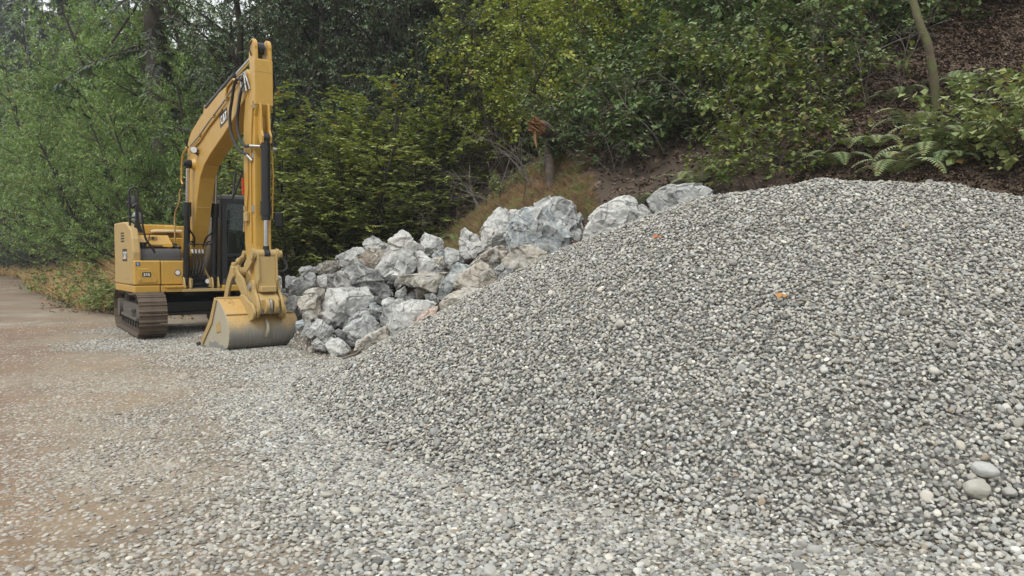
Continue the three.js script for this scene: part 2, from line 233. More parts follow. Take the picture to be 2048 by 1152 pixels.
// ---------- boulders: [x, y, z, tone, label, outline across the sight line in cm] ----------
const ROCKS = [
[2.71,2.51,-12.30,'g','rough grey boulder standing alone above the gravel crest',[-51,1,-42,12,-31,20,-5,24,16,24,33,23,46,16,52,8,51,-8,16,-21,-15,-24,-34,-28,-46,-16]],
[1.72,2.17,-12.60,'w','white streaked boulder half buried by the gravel pile',[-39,8,-23,24,-3,37,21,41,35,32,41,17,49,9,56,-3,41,-17,1,-27,-39,-39,-53,-40,-50,-19,-42,-3]],
[2.26,2.31,-13.00,'g','small grey stone wedged behind the white streaked boulder',[-14,18,-2,17,8,9,15,-8,11,-20,-10,-9]],
[0.91,2.20,-14.20,'g','tall scalloped grey boulder behind the large blue grey one',[-47,37,-40,45,-15,49,3,46,21,42,26,32,35,12,44,-13,43,-38,28,-49,3,-54,-24,-31,-42,3]],
[0.44,1.95,-13.30,'b','largest blue grey pitted boulder on top of the heap',[-55,2,-47,21,-32,39,-26,45,-3,47,19,46,31,30,44,13,53,4,58,-8,57,-25,40,-36,23,-43,-11,-38,-50,-32]],
[-0.25,2.05,-13.60,'w','rounded whitish boulder leaning on the largest blue grey one',[-30,0,-22,17,-9,35,2,40,15,36,24,32,30,19,26,-7,17,-31,-7,-37,-27,-33]],
[0.04,2.33,-13.95,'w','pale stone peeking out between two large boulders',[-16,7,2,14,14,11,11,-13,-9,-13]],
[0.18,1.47,-12.60,'t','smooth tan slab boulder beside the gravel slope',[-34,7,-27,17,-11,28,11,32,22,27,36,19,43,8,34,-8,10,-22,-7,-34,-23,-36,-33,-18]],
[0.28,1.32,-12.15,'w','white rock just emerging from the gravel slope',[-16,0,-9,11,6,13,20,13,14,-6,-17,-18]],
[-0.38,1.56,-13.00,'n','brown angular slab tilted below the large boulders',[-38,-13,-15,8,9,22,24,21,27,10,22,-6,7,-21,-14,-13,-30,-18]],
[-0.76,1.79,-13.80,'w','upright pointed white boulder at the heap top',[-19,8,-15,17,-16,26,-9,32,0,26,16,15,21,5,25,-11,10,-21,-7,-28,-18,-18]],
[-1.05,1.56,-13.50,'g','grey rounded stone below the pointed white boulder',[-15,14,-10,20,4,17,12,14,15,3,22,-5,7,-15,-6,-22,-15,-8]],
[-1.53,1.81,-14.40,'w','blocky white boulder with a bluish cut face',[-20,10,-11,23,4,19,20,11,23,7,23,-8,12,-15,2,-22,-15,-20,-20,-6]],
[-2.05,1.54,-14.00,'w','tallest cream white boulder standing mid heap',[-47,-19,-36,-1,-21,18,-22,32,-10,47,3,57,15,52,24,36,37,27,43,16,37,-5,30,-27,12,-43,-6,-47,-31,-41,-42,-31]],
[-1.49,1.43,-13.50,'w','triangular pale boulder with a sharp dark edge',[-21,25,-11,26,4,13,17,1,35,-11,27,-16,-17,-16,-20,6]],
[-1.31,1.49,-13.85,'t','small cream block behind the triangular boulder',[-18,7,6,11,11,-6,9,-16,-4,-5]],
[-1.90,1.30,-13.60,'g','finned grey boulder left of the flat slab',[-21,-22,-18,-10,-6,7,9,26,18,30,21,16,17,6,5,-5,-5,-23,-15,-30]],
[-1.47,1.19,-12.80,'t','flat topped horizontal slab across the middle of the heap',[-45,3,-37,10,-5,14,22,14,39,14,34,-1,26,-9,22,-22,9,-19,-6,-11,-26,-10,-41,-5]],
[-0.98,1.22,-12.50,'b','upright grey blade shaped boulder beside the tan one',[-25,-31,-20,-10,-9,6,2,23,7,27,18,26,28,18,21,6,10,-2,0,-15,-9,-26,-18,-33]],
[-0.58,1.26,-12.35,'t','tan faceted boulder with light veins and dark edge',[-35,-5,-27,6,-9,17,7,27,16,23,24,12,37,-4,35,-13,14,-11,-6,-21,-26,-20,-33,-13]],
[-0.40,1.12,-12.20,'n','thin reddish brown slab lying under the tan boulder',[-25,-7,-5,9,12,9,26,3,13,-4,-18,-10]],
[-0.11,1.29,-12.15,'d','dark grey chip of rock balanced beside the tan slab',[-12,-3,2,12,15,11,9,3,2,-10,-7,-14]],
[-0.20,1.39,-12.40,'g','small grey wedge between the brown and tan slabs',[-11,-2,1,8,7,17,9,4,3,-8,-5,-13]],
[-0.72,0.79,-11.95,'t','long low buff slab along the edge of the gravel',[-42,8,-38,15,-27,21,-4,30,9,27,37,32,62,37,76,28,41,3,13,-19,-14,-35,-42,-44,-59,-43,-49,-22,-43,-5]],
[-1.37,0.54,-11.75,'r','rust stained pinkish slab leaning at the gravel edge',[-22,-7,-12,6,-2,17,13,27,23,30,19,18,16,4,9,-12,4,-21,-11,-26,-20,-16]],
[-1.68,0.60,-12.15,'w','large pale boulder with a dark hollow underside',[-33,-35,-32,-15,-24,0,-19,18,-7,26,7,30,30,30,47,24,42,15,25,3,16,-7,7,-19,-5,-27,-9,-38,-20,-40]],
[-1.98,0.69,-12.60,'g','smooth pale grey boulder beside the hollow one',[-21,-10,-14,6,2,16,21,23,30,18,16,5,7,-3,2,-15,-7,-24,-18,-23]],
[-2.11,0.82,-12.90,'w','small cream block under the dark boulder',[-11,-3,-10,3,1,8,11,7,12,-1,1,-7,-8,-9]],
[-2.48,0.38,-12.40,'g','light grey faceted boulder near the heap foot',[-32,-9,-25,7,-8,17,8,25,18,23,29,14,35,8,26,-4,20,-11,4,-17,-13,-26,-21,-25]],
[-2.57,0.55,-12.80,'g','dark layered slab behind the light grey faceted boulder',[-41,-13,-29,-3,-7,11,9,18,31,14,36,-1,18,-7,1,-7,-15,-15,-32,-19]],
[-2.87,0.79,-12.90,'w','large pale boulder with a straight dark right face',[-42,5,-33,19,-24,25,0,27,21,28,38,31,44,28,48,10,45,-3,29,-13,11,-22,-4,-32,-13,-40,-30,-34,-38,-20]],
[-3.37,0.79,-12.75,'t','brownish rounded boulder next to the yellow bucket',[-22,3,-18,14,-6,23,10,27,22,26,19,12,16,-4,16,-19,9,-25,-3,-28,-12,-29,-19,-10]],
[-2.66,1.12,-13.30,'d','dark mottled boulder sprawling across the heap',[-57,-2,-54,15,-33,25,-12,37,-2,37,10,28,24,24,31,13,52,-4,58,-21,39,-37,26,-34,17,-28,-7,-21,-40,-15,-56,-10]],
[-2.31,0.72,-12.85,'b','flat grey stone strewn with pebbles between boulders',[-11,7,-2,10,11,2,14,-7,-10,-8]],
[-3.38,1.15,-13.60,'w','light jagged stone left of the dark mottled boulder',[-16,-2,-10,11,13,14,12,2,9,-10,10,-16,-3,-13]],
[-3.70,1.07,-13.50,'g','grey ribbed boulder behind the brownish rounded one',[-12,0,-5,11,9,25,18,24,21,16,20,0,8,-11,-7,-19,-28,-22,-24,-7]],
[-4.00,1.08,-14.00,'g','pale grey boulder behind the bucket linkage',[-14,-3,-4,8,11,16,15,10,10,-4,-5,-14,-16,-14]],
[-4.20,1.13,-14.35,'g','small grey stone at the far left of the heap',[-12,2,-3,10,7,9,13,5,7,-6,-6,-13]],
[-4.29,1.06,-13.90,'w','whitish boulder close behind the excavator bucket linkage',[-13,7,-3,19,3,17,10,9,17,-4,13,-14,-6,-14,-16,-8]],
[-4.03,1.31,-15.00,'g','low grey slab on the far shoulder of the heap',[-18,2,-13,9,15,8,20,-1,12,-7,-13,-10]],
[-3.60,1.39,-14.80,'t','cream rounded slab on the far shoulder of the heap',[-23,0,-14,8,2,12,20,12,25,-1,9,-8,-12,-15,-21,-9]],
[-3.46,1.34,-14.40,'n','brown pinkish stone resting before the cream slab',[-15,3,-9,10,1,7,19,4,15,-5,-4,-9,-14,-8]],
[-3.05,1.59,-14.40,'w','long whitish boulder with a dark crack',[-26,-3,-21,6,-3,12,10,18,24,20,29,9,17,-6,4,-14,-14,-20,-23,-19]],
[-2.64,1.80,-14.65,'w','white angular boulder against the dark bushes',[-23,0,-20,11,-4,19,7,12,24,4,26,-9,6,-14,-17,-14]],
[-2.59,1.55,-14.00,'n','grey brown boulder with a shadowed front face',[-34,-4,-22,6,-4,19,10,16,29,18,30,8,16,-6,11,-21,-11,-19,-23,-10]],
[-3.73,0.70,-12.95,'g','grey upright stone just right of the bucket',[-14,4,-10,20,-1,22,11,23,10,10,14,-7,13,-20,3,-21,-11,-19]],
[-4.15,0.89,-13.40,'w','pale flat stone peeking over the bucket',[-18,7,-2,9,18,5,23,-4,4,-9,-19,-7]],
[-3.43,0.49,-12.25,'b','small bluish block at the foot beside the bucket',[-7,6,4,9,9,3,3,-8,-6,-9]],
[-3.29,0.44,-12.10,'g','narrow splinter of rock leaning at the heap foot',[-6,-3,0,9,6,15,8,10,4,-4,-2,-12,-9,-11]],
[-3.15,0.45,-12.05,'g','long angular grey stone tilted beside the splinter',[-15,-10,-5,5,4,16,12,13,11,2,0,-12,-7,-14]],
[-2.97,0.41,-12.00,'g','pale wedge shaped stone in front of the large pale boulder',[-15,-5,-6,7,-1,14,10,8,16,0,10,-6,-8,-13]],
[-2.76,0.16,-11.95,'w','low pale boulder at the gravel edge of the heap foot',[-18,5,-9,16,6,13,14,5,21,-6,8,-14,-11,-13]],
[-2.97,0.30,-12.00,'w','little white stone beside the low pale boulder',[-10,-1,-1,9,9,5,7,-5,-5,-8]],
[-2.18,0.27,-11.90,'t','long layered buff rock sloping to the heap foot',[-29,-13,-24,1,-2,13,18,23,25,18,24,3,9,-13,-12,-19]],
[-2.76,0.35,-12.15,'d','dark crumbly stone under the large pale boulder',[-9,5,-2,9,7,5,8,-8,-5,-7]],
[-1.96,0.19,-11.70,'g','thin grey plate lying at the gravel edge',[-13,5,-7,9,5,4,14,-3,5,-8,-8,-3]],
[-1.81,0.22,-11.70,'w','fist sized white stone under the hollow boulder',[-7,1,-1,5,5,3,5,-3,-2,-5]],
[-1.60,0.32,-11.60,'g','broken grey stone where the gravel meets the rust slab',[-10,2,-4,8,4,14,7,7,15,-1,3,-8,-12,-13]],
[-2.27,0.09,-11.55,'d','small dark stone in front of the layered buff rock',[-7,-2,-2,5,4,6,6,-1,0,-6]],
[-1.92,0.96,-13.10,'g','tilted grey shard below the flat topped slab',[-11,-6,-9,2,6,12,10,4,6,-8,-5,-9]],
[-1.54,0.98,-12.90,'n','brown knobbly stone propping up the flat topped slab',[-9,6,-4,13,3,14,9,7,10,-3,8,-12,-8,-12,-10,-2]],
[-1.35,0.90,-12.70,'g','grey stone low beneath the flat topped slab',[-12,7,3,8,11,0,13,-8,-9,-6]],
[-1.71,0.91,-13.00,'d','dark stone in the hollow beneath the flat topped slab',[-14,0,1,11,8,5,11,-7,-3,-8]],
[-1.34,1.64,-14.00,'b','bluish stone tucked behind the triangular boulder',[-15,-3,-6,6,11,10,11,-5,-11,-9]],
[-3.04,0.20,-11.95,'w','pale rubble stone beside the bucket at the heap foot',[-13,3,-3,12,2,6,13,-1,9,-10,-7,-5]],
[-3.18,0.13,-12.00,'t','small tan stone on the gravel beside the bucket',[-6,1,-1,6,6,3,5,-4,-4,-5]]
];
const TONES = { w: [0.43, 0.43, 0.41], g: [0.275, 0.28, 0.272], b: [0.24, 0.265, 0.27], t: [0.34, 0.31, 0.255], n: [0.20, 0.168, 0.13], d: [0.14, 0.14, 0.135], r: [0.36, 0.255, 0.20] };
const hash3 = (i, j, k) => { let h = Math.imul(i, 374761393) ^ Math.imul(j, 668265263) ^ Math.imul(k, 2147483647 - 101); h = Math.imul(h ^ (h >>> 13), 1274126177); return ((h ^ (h >>> 16)) >>> 0) / 4294967296; };
function fracture(x, y, z) {             // broken facets: each cell is a tilted plane with a step to its neighbours
  const a = Math.floor(x), b = Math.floor(y), c = Math.floor(z); let best = 9, v = 0;
  for (let i = -1; i <= 1; i++) for (let j = -1; j <= 1; j++) for (let k = -1; k <= 1; k++) { const h = hash3(a + i, b + j, c + k), h2 = (h * 57.31) % 1, h3 = (h * 917.7) % 1, dx = x - (a + i + h), dy = y - (b + j + h2), dz = z - (c + k + h3), d = dx * dx + dy * dy + dz * dz; if (d < best) { best = d; v = dx * (h3 - 0.5) * 2 + dy * (h - 0.5) * 2 + dz * (h2 - 0.5) * 2 + ((h * 313.7) % 1 - 0.5) * 0.35; } }
  return v;
}
for (const r of ROCKS) { const ys = r[5].filter((_, i) => i % 2), lo = Math.min(...ys) / 100, hi = Math.max(...ys) / 100; heapCones.push([r[0], r[1] + lo + 0.12 * (hi - lo), r[2] - 0.3]); }
function rockGeometry(outline, seed, tone) {
  const P = []; for (let i = 0; i < outline.length; i += 2) P.push([outline[i] / 100, outline[i + 1] / 100]);
  const w = Math.max(...P.map((p) => p[0])) - Math.min(...P.map((p) => p[0])), h = Math.max(...P.map((p) => p[1])) - Math.min(...P.map((p) => p[1])), size = Math.sqrt(w * h), rnd = rngOf(seed * 7919 + 3);
  const radius = (a) => { // outline distance in direction a
    const dx = Math.cos(a), dy = Math.sin(a); let best = 0;
    for (let i = 0; i < P.length; i++) { const [x1, y1] = P[i], [x2, y2] = P[(i + 1) % P.length], ex = x2 - x1, ey = y2 - y1, den = dx * ey - dy * ex; if (Math.abs(den) < 1e-9) continue; const t = (x1 * ey - y1 * ex) / den, u = (x1 * dy - y1 * dx) / den; if (t > 0 && u >= -1e-6 && u <= 1 + 1e-6) best = Math.max(best, t); }
    return best || 0.1;
  };
  const table = []; for (let i = 0; i < 360; i++) table.push(radius(i * Math.PI / 180));
  const T = 0.42 * Math.min(w, h) + 0.14 * Math.max(w, h), detail = Math.round(clamp(size * 52, 14, 52));
  let g = new THREE.IcosahedronGeometry(1, detail); g.deleteAttribute('uv'); g.deleteAttribute('normal'); g = mergeVertices(g, 1e-5);
  const p = g.attributes.position, v = V(0, 0, 0), col = new Float32Array(p.count * 3), planes = [];
  for (let i = 0; i < 11; i++) { const n = V((rnd() - 0.5) * 1.5, (rnd() - 0.35) * 1.4, 0.55 + rnd() * 0.6).normalize(); planes.push([n, (0.50 + 0.36 * rnd())]); }
  const reach = planes.map(([n, k]) => k * (Math.abs(n.x) * w * 0.42 + Math.abs(n.y) * h * 0.42 + Math.abs(n.z) * T * 0.95));
  const base = TONES[tone], o = seed * 3.17, sc = 1 / Math.max(0.25, size), vein = rnd() * 0.4 + 0.2, strat = V(rnd() - 0.5, rnd() + 0.3, rnd() - 0.5).normalize();
  for (let i = 0; i < p.count; i++) {
    v.fromBufferAttribute(p, i);
    const a = ((Math.atan2(v.y, v.x) * 180 / Math.PI) + 360) % 360, i0 = Math.floor(a) % 360, R = lerp(table[i0], table[(i0 + 1) % 360], a - Math.floor(a));
    const c = Math.sqrt(v.x * v.x + v.y * v.y), rr = R * Math.pow(c, 0.62), an = a * Math.PI / 180;
    v.set(Math.cos(an) * rr, Math.sin(an) * rr, Math.sign(v.z) * Math.pow(Math.abs(v.z), 0.8) * T);
    const wob = 0.06 * size * fbm(v.x * 2.2 * sc + o, v.y * 2.2 * sc, v.z * 2.2 * sc, 3);
    planes.forEach(([n], k) => { const e = v.dot(n) - reach[k] - wob; if (e > 0) v.addScaledVector(n, -e * 0.93); });
    const x = v.x, y = v.y, z = v.z, lay = strat.dot(v);
    const rough = size * (0.022 * ridge(x * 2.6 * sc + o, y * 2.6 * sc, z * 2.6 * sc, 4) + 0.095 * fracture(x * 2.1 * sc + o + wob, y * 2.1 * sc, z * 2.1 * sc) + 0.042 * fracture(x * 5.3 * sc + o, y * 5.3 * sc + wob * 3, z * 5.3 * sc + 3) + 0.014 * fbm(x * 9 * sc + o, lay * 22 * sc, z * 9 * sc, 3)) + 0.012 * fbm(x * 19 + o, y * 19, z * 19, 2);
    const l = Math.hypot(x, y, z) || 1; v.addScaledVector(V(x / l, y / l, z / l), rough - 0.01 * size); p.setXYZ(i, v.x, v.y, v.z);
    // mineral colour: pale veins, grey and dark patches, rusty stains
    const vn = Math.pow(clamp(1 - Math.abs(N3(x * 4.2 + o + 2 * fbm(x * 2, y * 2, z * 2 + o, 2), y * 4.2, z * 4.2)) * 4.5, 0, 1), 1.5) * vein + Math.pow(clamp(1 - Math.abs(N3(x * 9 + o, y * 9 + lay * 3, z * 9)) * 4, 0, 1), 2) * 0.28;
    const patch = fbm(x * 2.1 + o, y * 2.1, z * 2.1, 4), dark = sstep(0.06, 0.4, fbm(x * 3.3 - o, y * 3.3, z * 3.3 + 9, 4)), rust = sstep(0.16, 0.42, fbm(x * 1.7 + 40, y * 1.7 - o, z * 1.7, 3)), fine = fbm(x * 22, y * 22, z * 22 + o, 2);
    let k = 1 + 0.75 * patch + 0.6 * fine - 0.6 * dark; const q = [base[0] * k, base[1] * k, base[2] * k];
    q[0] = lerp(q[0], 0.66, vn * 0.95); q[1] = lerp(q[1], 0.655, vn * 0.95); q[2] = lerp(q[2], 0.62, vn * 0.95);
    q[0] = lerp(q[0], 0.29, rust * 0.28); q[1] = lerp(q[1], 0.235, rust * 0.28); q[2] = lerp(q[2], 0.17, rust * 0.28);
    for (let j = 0; j < 3; j++) col[i * 3 + j] = clamp(q[j], 0.03, 0.74);
  }
  g.setAttribute('color', new THREE.BufferAttribute(col, 3));
  g = toCreasedNormals(g, 0.5); return g;
}
const rockMaterial = new THREE.MeshStandardMaterial({ vertexColors: true, roughness: 0.9 });
function buildRocks() {
  ROCKS.forEach(([x, y, z, tone, label, outline], i) => {
    const o = mesh('boulder', rockGeometry(outline, i + 1, tone), rockMaterial); o.position.set(x, y, z); o.rotation.y = Math.atan2(-x, -z);
    tag(o, label, 'boulder', 'boulders in the heap beside the gravel'); add(o);
  });
}

// ---------- plants ----------
class Sheet {                             // collects leaves and blades as small folded faces with a colour each
  constructor() { this.p = []; this.c = []; this.i = []; }
  leaf(at, dir, nor, len, wid, fold, col, pointy = 0.5) {
    const side = V(0, 0, 0).crossVectors(dir, nor).normalize(), up = V(0, 0, 0).crossVectors(side, dir), k = this.p.length / 3, m = pointy * len;
    const q = (a, s, u) => this.p.push(at.x + dir.x * a + side.x * s + up.x * u, at.y + dir.y * a + side.y * s + up.y * u, at.z + dir.z * a + side.z * s + up.z * u);
    q(0, 0, 0); q(m, -wid / 2, fold * wid); q(len, 0, -fold * len * 0.25); q(m, wid / 2, fold * wid); q(m, 0, 0);
    for (let j = 0; j < 5; j++) this.c.push(col[0], col[1], col[2]);
    this.i.push(k, k + 3, k + 4, k + 3, k + 2, k + 4, k + 2, k + 1, k + 4, k + 1, k, k + 4);
  }
  kite(at, dir, nor, len, wid, col, pointy = 0.45) {
    const side = V(0, 0, 0).crossVectors(dir, nor).normalize(), k = this.p.length / 3, m = pointy * len;
    const q = (a, s) => this.p.push(at.x + dir.x * a + side.x * s, at.y + dir.y * a + side.y * s, at.z + dir.z * a + side.z * s);
    q(0, 0); q(m, -wid / 2); q(len, 0); q(m, wid / 2);
    for (let j = 0; j < 4; j++) this.c.push(col[0], col[1], col[2]);
    this.i.push(k, k + 3, k + 2, k, k + 2, k + 1);
  }
  geometry() { const g = new THREE.BufferGeometry(); g.setAttribute('position', new THREE.Float32BufferAttribute(this.p, 3)); g.setAttribute('color', new THREE.Float32BufferAttribute(this.c, 3)); g.setIndex(this.i); g.computeVertexNormals(); return g; }
}
class Wood {                              // collects tapered limbs
  constructor() { this.p = []; this.i = []; }
  limb(pts, r0, r1, sides = 5) {
    const n = pts.length, k0 = this.p.length / 3, t = V(0, 0, 0), a = V(0, 0, 0), b = V(0, 0, 0);
    for (let j = 0; j < n; j++) {
      t.subVectors(pts[Math.min(n - 1, j + 1)], pts[Math.max(0, j - 1)]).normalize(); a.set(0, 1, 0); if (Math.abs(t.y) > 0.9) a.set(1, 0, 0); b.crossVectors(t, a).normalize(); a.crossVectors(b, t);
      const r = lerp(r0, r1, j / (n - 1));
      for (let s = 0; s < sides; s++) { const w = s / sides * 6.2832, c = Math.cos(w) * r, d = Math.sin(w) * r; this.p.push(pts[j].x + a.x * c + b.x * d, pts[j].y + a.y * c + b.y * d, pts[j].z + a.z * c + b.z * d); }
    }
    for (let j = 0; j + 1 < n; j++) for (let s = 0; s < sides; s++) { const p = k0 + j * sides + s, q = k0 + j * sides + (s + 1) % sides; this.i.push(p, q, p + sides, q, q + sides, p + sides); }
  }
  geometry() { const g = new THREE.BufferGeometry(); g.setAttribute('position', new THREE.Float32BufferAttribute(this.p, 3)); g.setIndex(this.i); g.computeVertexNormals(); return g; }
}
const leafMaterial = new THREE.MeshPhysicalMaterial({ vertexColors: true, roughness: 0.75, transmission: 0.42, thickness: 0, ior: 1.4, side: THREE.DoubleSide });
const glossyLeaf = new THREE.MeshPhysicalMaterial({ vertexColors: true, roughness: 0.5, transmission: 0.32, thickness: 0, ior: 1.4, side: THREE.DoubleSide });
const TINTS = [[1, 1, 1], [1.3, 1.2, 0.75], [0.78, 0.85, 0.9], [1.1, 1.2, 1.25], [0.9, 0.95, 0.7]].map((c) => { const m = leafMaterial.clone(); m.color.setRGB(...c); return m; });
const dryMaterial = new THREE.MeshStandardMaterial({ vertexColors: true, roughness: 0.95, side: THREE.DoubleSide });
const barkTexture = noiseTexture(256, (u, v) => { const n = tiled(u, v, 9, 4), b = clamp(0.6 + 0.9 * n, 0, 1); return [b, b, b]; });
const woodMaterials = { dark: new THREE.MeshStandardMaterial({ color: lin(0.045, 0.036, 0.028), roughness: 0.95 }), grey: new THREE.MeshStandardMaterial({ color: lin(0.16, 0.145, 0.125), roughness: 0.95 }), moss: new THREE.MeshStandardMaterial({ color: lin(0.10, 0.105, 0.05), roughness: 1 }), twig: new THREE.MeshStandardMaterial({ color: lin(0.10, 0.075, 0.055), roughness: 0.95 }) };
function jitterColor(rnd, c, amount, alt, altShare) {
  const base = alt && rnd() < altShare ? alt[Math.floor(rnd() * alt.length)] : c, k = 1 + (rnd() - 0.5) * 2 * amount, w = (rnd() - 0.5) * amount;
  return [base[0] * k * (1 + w), base[1] * k, base[2] * k * (1 - w)];
}
function perpendicular(rnd, d) { const a = V(rnd() - 0.5, rnd() - 0.5, rnd() - 0.5); return a.addScaledVector(d, -a.dot(d)).normalize(); }
// One plant. levels: per level {n children, len, angle, tropism (up > 0), wander}; leaves sit on the last level.
function growPlant(seed, o) {
  const rnd = rngOf(seed), wood = new Wood(), sheet = new Sheet(); let count = 0;
  const putLeaves = (pts, t0) => {
    const n = o.leafCount;
    for (let j = 0; j < n; j++) {
      const t = t0 + (1 - t0) * (j + rnd()) / n, f = t * (pts.length - 1), i = Math.min(pts.length - 2, Math.floor(f)), at = pts[i].clone().lerp(pts[i + 1], f - i), ax = pts[i + 1].clone().sub(pts[i]).normalize();
      let dir = perpendicular(rnd, ax).multiplyScalar(0.9).addScaledVector(ax, 0.55); if (o.flat) dir.y *= 1 - o.flat; dir.y -= o.droop; dir.normalize();
      const nor = V((rnd() - 0.5) * o.tilt, 1, (rnd() - 0.5) * o.tilt).addScaledVector(dir, -0.2).normalize(); if (Math.abs(nor.dot(dir)) > 0.95) nor.set(1, 0.2, 0.3).normalize();
      const len = o.leafLen * (0.65 + 0.7 * rnd()), col = jitterColor(rnd, o.color, o.vary ?? 0.25, o.alt, o.altShare ?? 0); count++;
      if (o.lobes) { for (let l = -1; l <= 1; l++) { const d2 = dir.clone().applyAxisAngle(nor, l * 0.85); sheet.kite(at, d2, nor, len * (l ? 0.8 : 1), len * o.leafWid * 0.75, col, 0.55); } }
      else if (o.fold === 0) sheet.kite(at, dir, nor, len, len * o.leafWid, col); else sheet.leaf(at, dir, nor, len, len * o.leafWid, o.fold ?? 0.12, col, o.pointy ?? 0.5);
    }
  };
  const branch = (start, dir, len, rad, lv) => {
    const L = o.levels[lv], segs = L.segs ?? 5, pts = [start.clone()], d = dir.clone(), p = start.clone();
    for (let s = 0; s < segs; s++) { d.x += (rnd() - 0.5) * L.wander; d.y += (rnd() - 0.5) * L.wander * 0.7 + L.tropism / segs; d.z += (rnd() - 0.5) * L.wander; d.normalize(); p.addScaledVector(d, len / segs); pts.push(p.clone()); }
    wood.limb(pts, rad, rad * (L.taper ?? 0.35), lv === 0 ? o.sides ?? 7 : lv === 1 ? 5 : 3);
    const last = lv === o.levels.length - 1;
    if (last || L.leafy) putLeaves(pts, last ? 0.1 : 0.5);
    if (!last) {
      const C = o.levels[lv + 1];
      for (let c = 0; c < L.n; c++) {
        const t = lerp(L.from ?? 0.3, 1, (c + rnd() * 0.9) / L.n), f = t * segs, i = Math.min(segs - 1, Math.floor(f)), at = pts[i].clone().lerp(pts[i + 1], f - i), ax = pts[i + 1].clone().sub(pts[i]).normalize();
        const pr = perpendicular(rnd, ax); if (o.flat && lv > 0) { pr.y *= 1 - o.flat; pr.normalize(); }
        const nd = ax.multiplyScalar(Math.cos(C.angle)).addScaledVector(pr, Math.sin(C.angle)).normalize();
        branch(at, nd, C.len * (0.6 + 0.7 * rnd()) * (L.shape ? L.shape(t) : 1), Math.max(0.003, rad * (C.thin ?? 0.45) * (1 - 0.4 * t)), lv + 1);
      }
    }
  };
  for (let s = 0; s < o.stems; s++) { const a = s / o.stems * 6.283 + rnd() * 1.5, lean = o.lean * (0.5 + rnd()); branch(V(Math.cos(a) * o.spread * rnd(), -0.15, Math.sin(a) * o.spread * rnd()), V(Math.cos(a) * lean, 1, Math.sin(a) * lean).normalize(), o.levels[0].len * (0.75 + 0.5 * rnd()), o.radius * (0.7 + 0.5 * rnd()), 0); }
  return { wood: wood.geometry(), leaves: sheet.geometry(), count };
}
const GREENS = { bright: [0.2, 0.27, 0.05], maple: [0.26, 0.31, 0.06], hazel: [0.30, 0.35, 0.045], broad: [0.15, 0.21, 0.06], dark: [0.085, 0.105, 0.055], bay: [0.12, 0.175, 0.085], pale: [0.30, 0.36, 0.12], grey: [0.17, 0.21, 0.12], fir: [0.10, 0.135, 0.075], willow: [0.19, 0.29, 0.08] };
const YELLOW = [[0.42, 0.34, 0.05], [0.36, 0.36, 0.06], [0.33, 0.18, 0.05]];
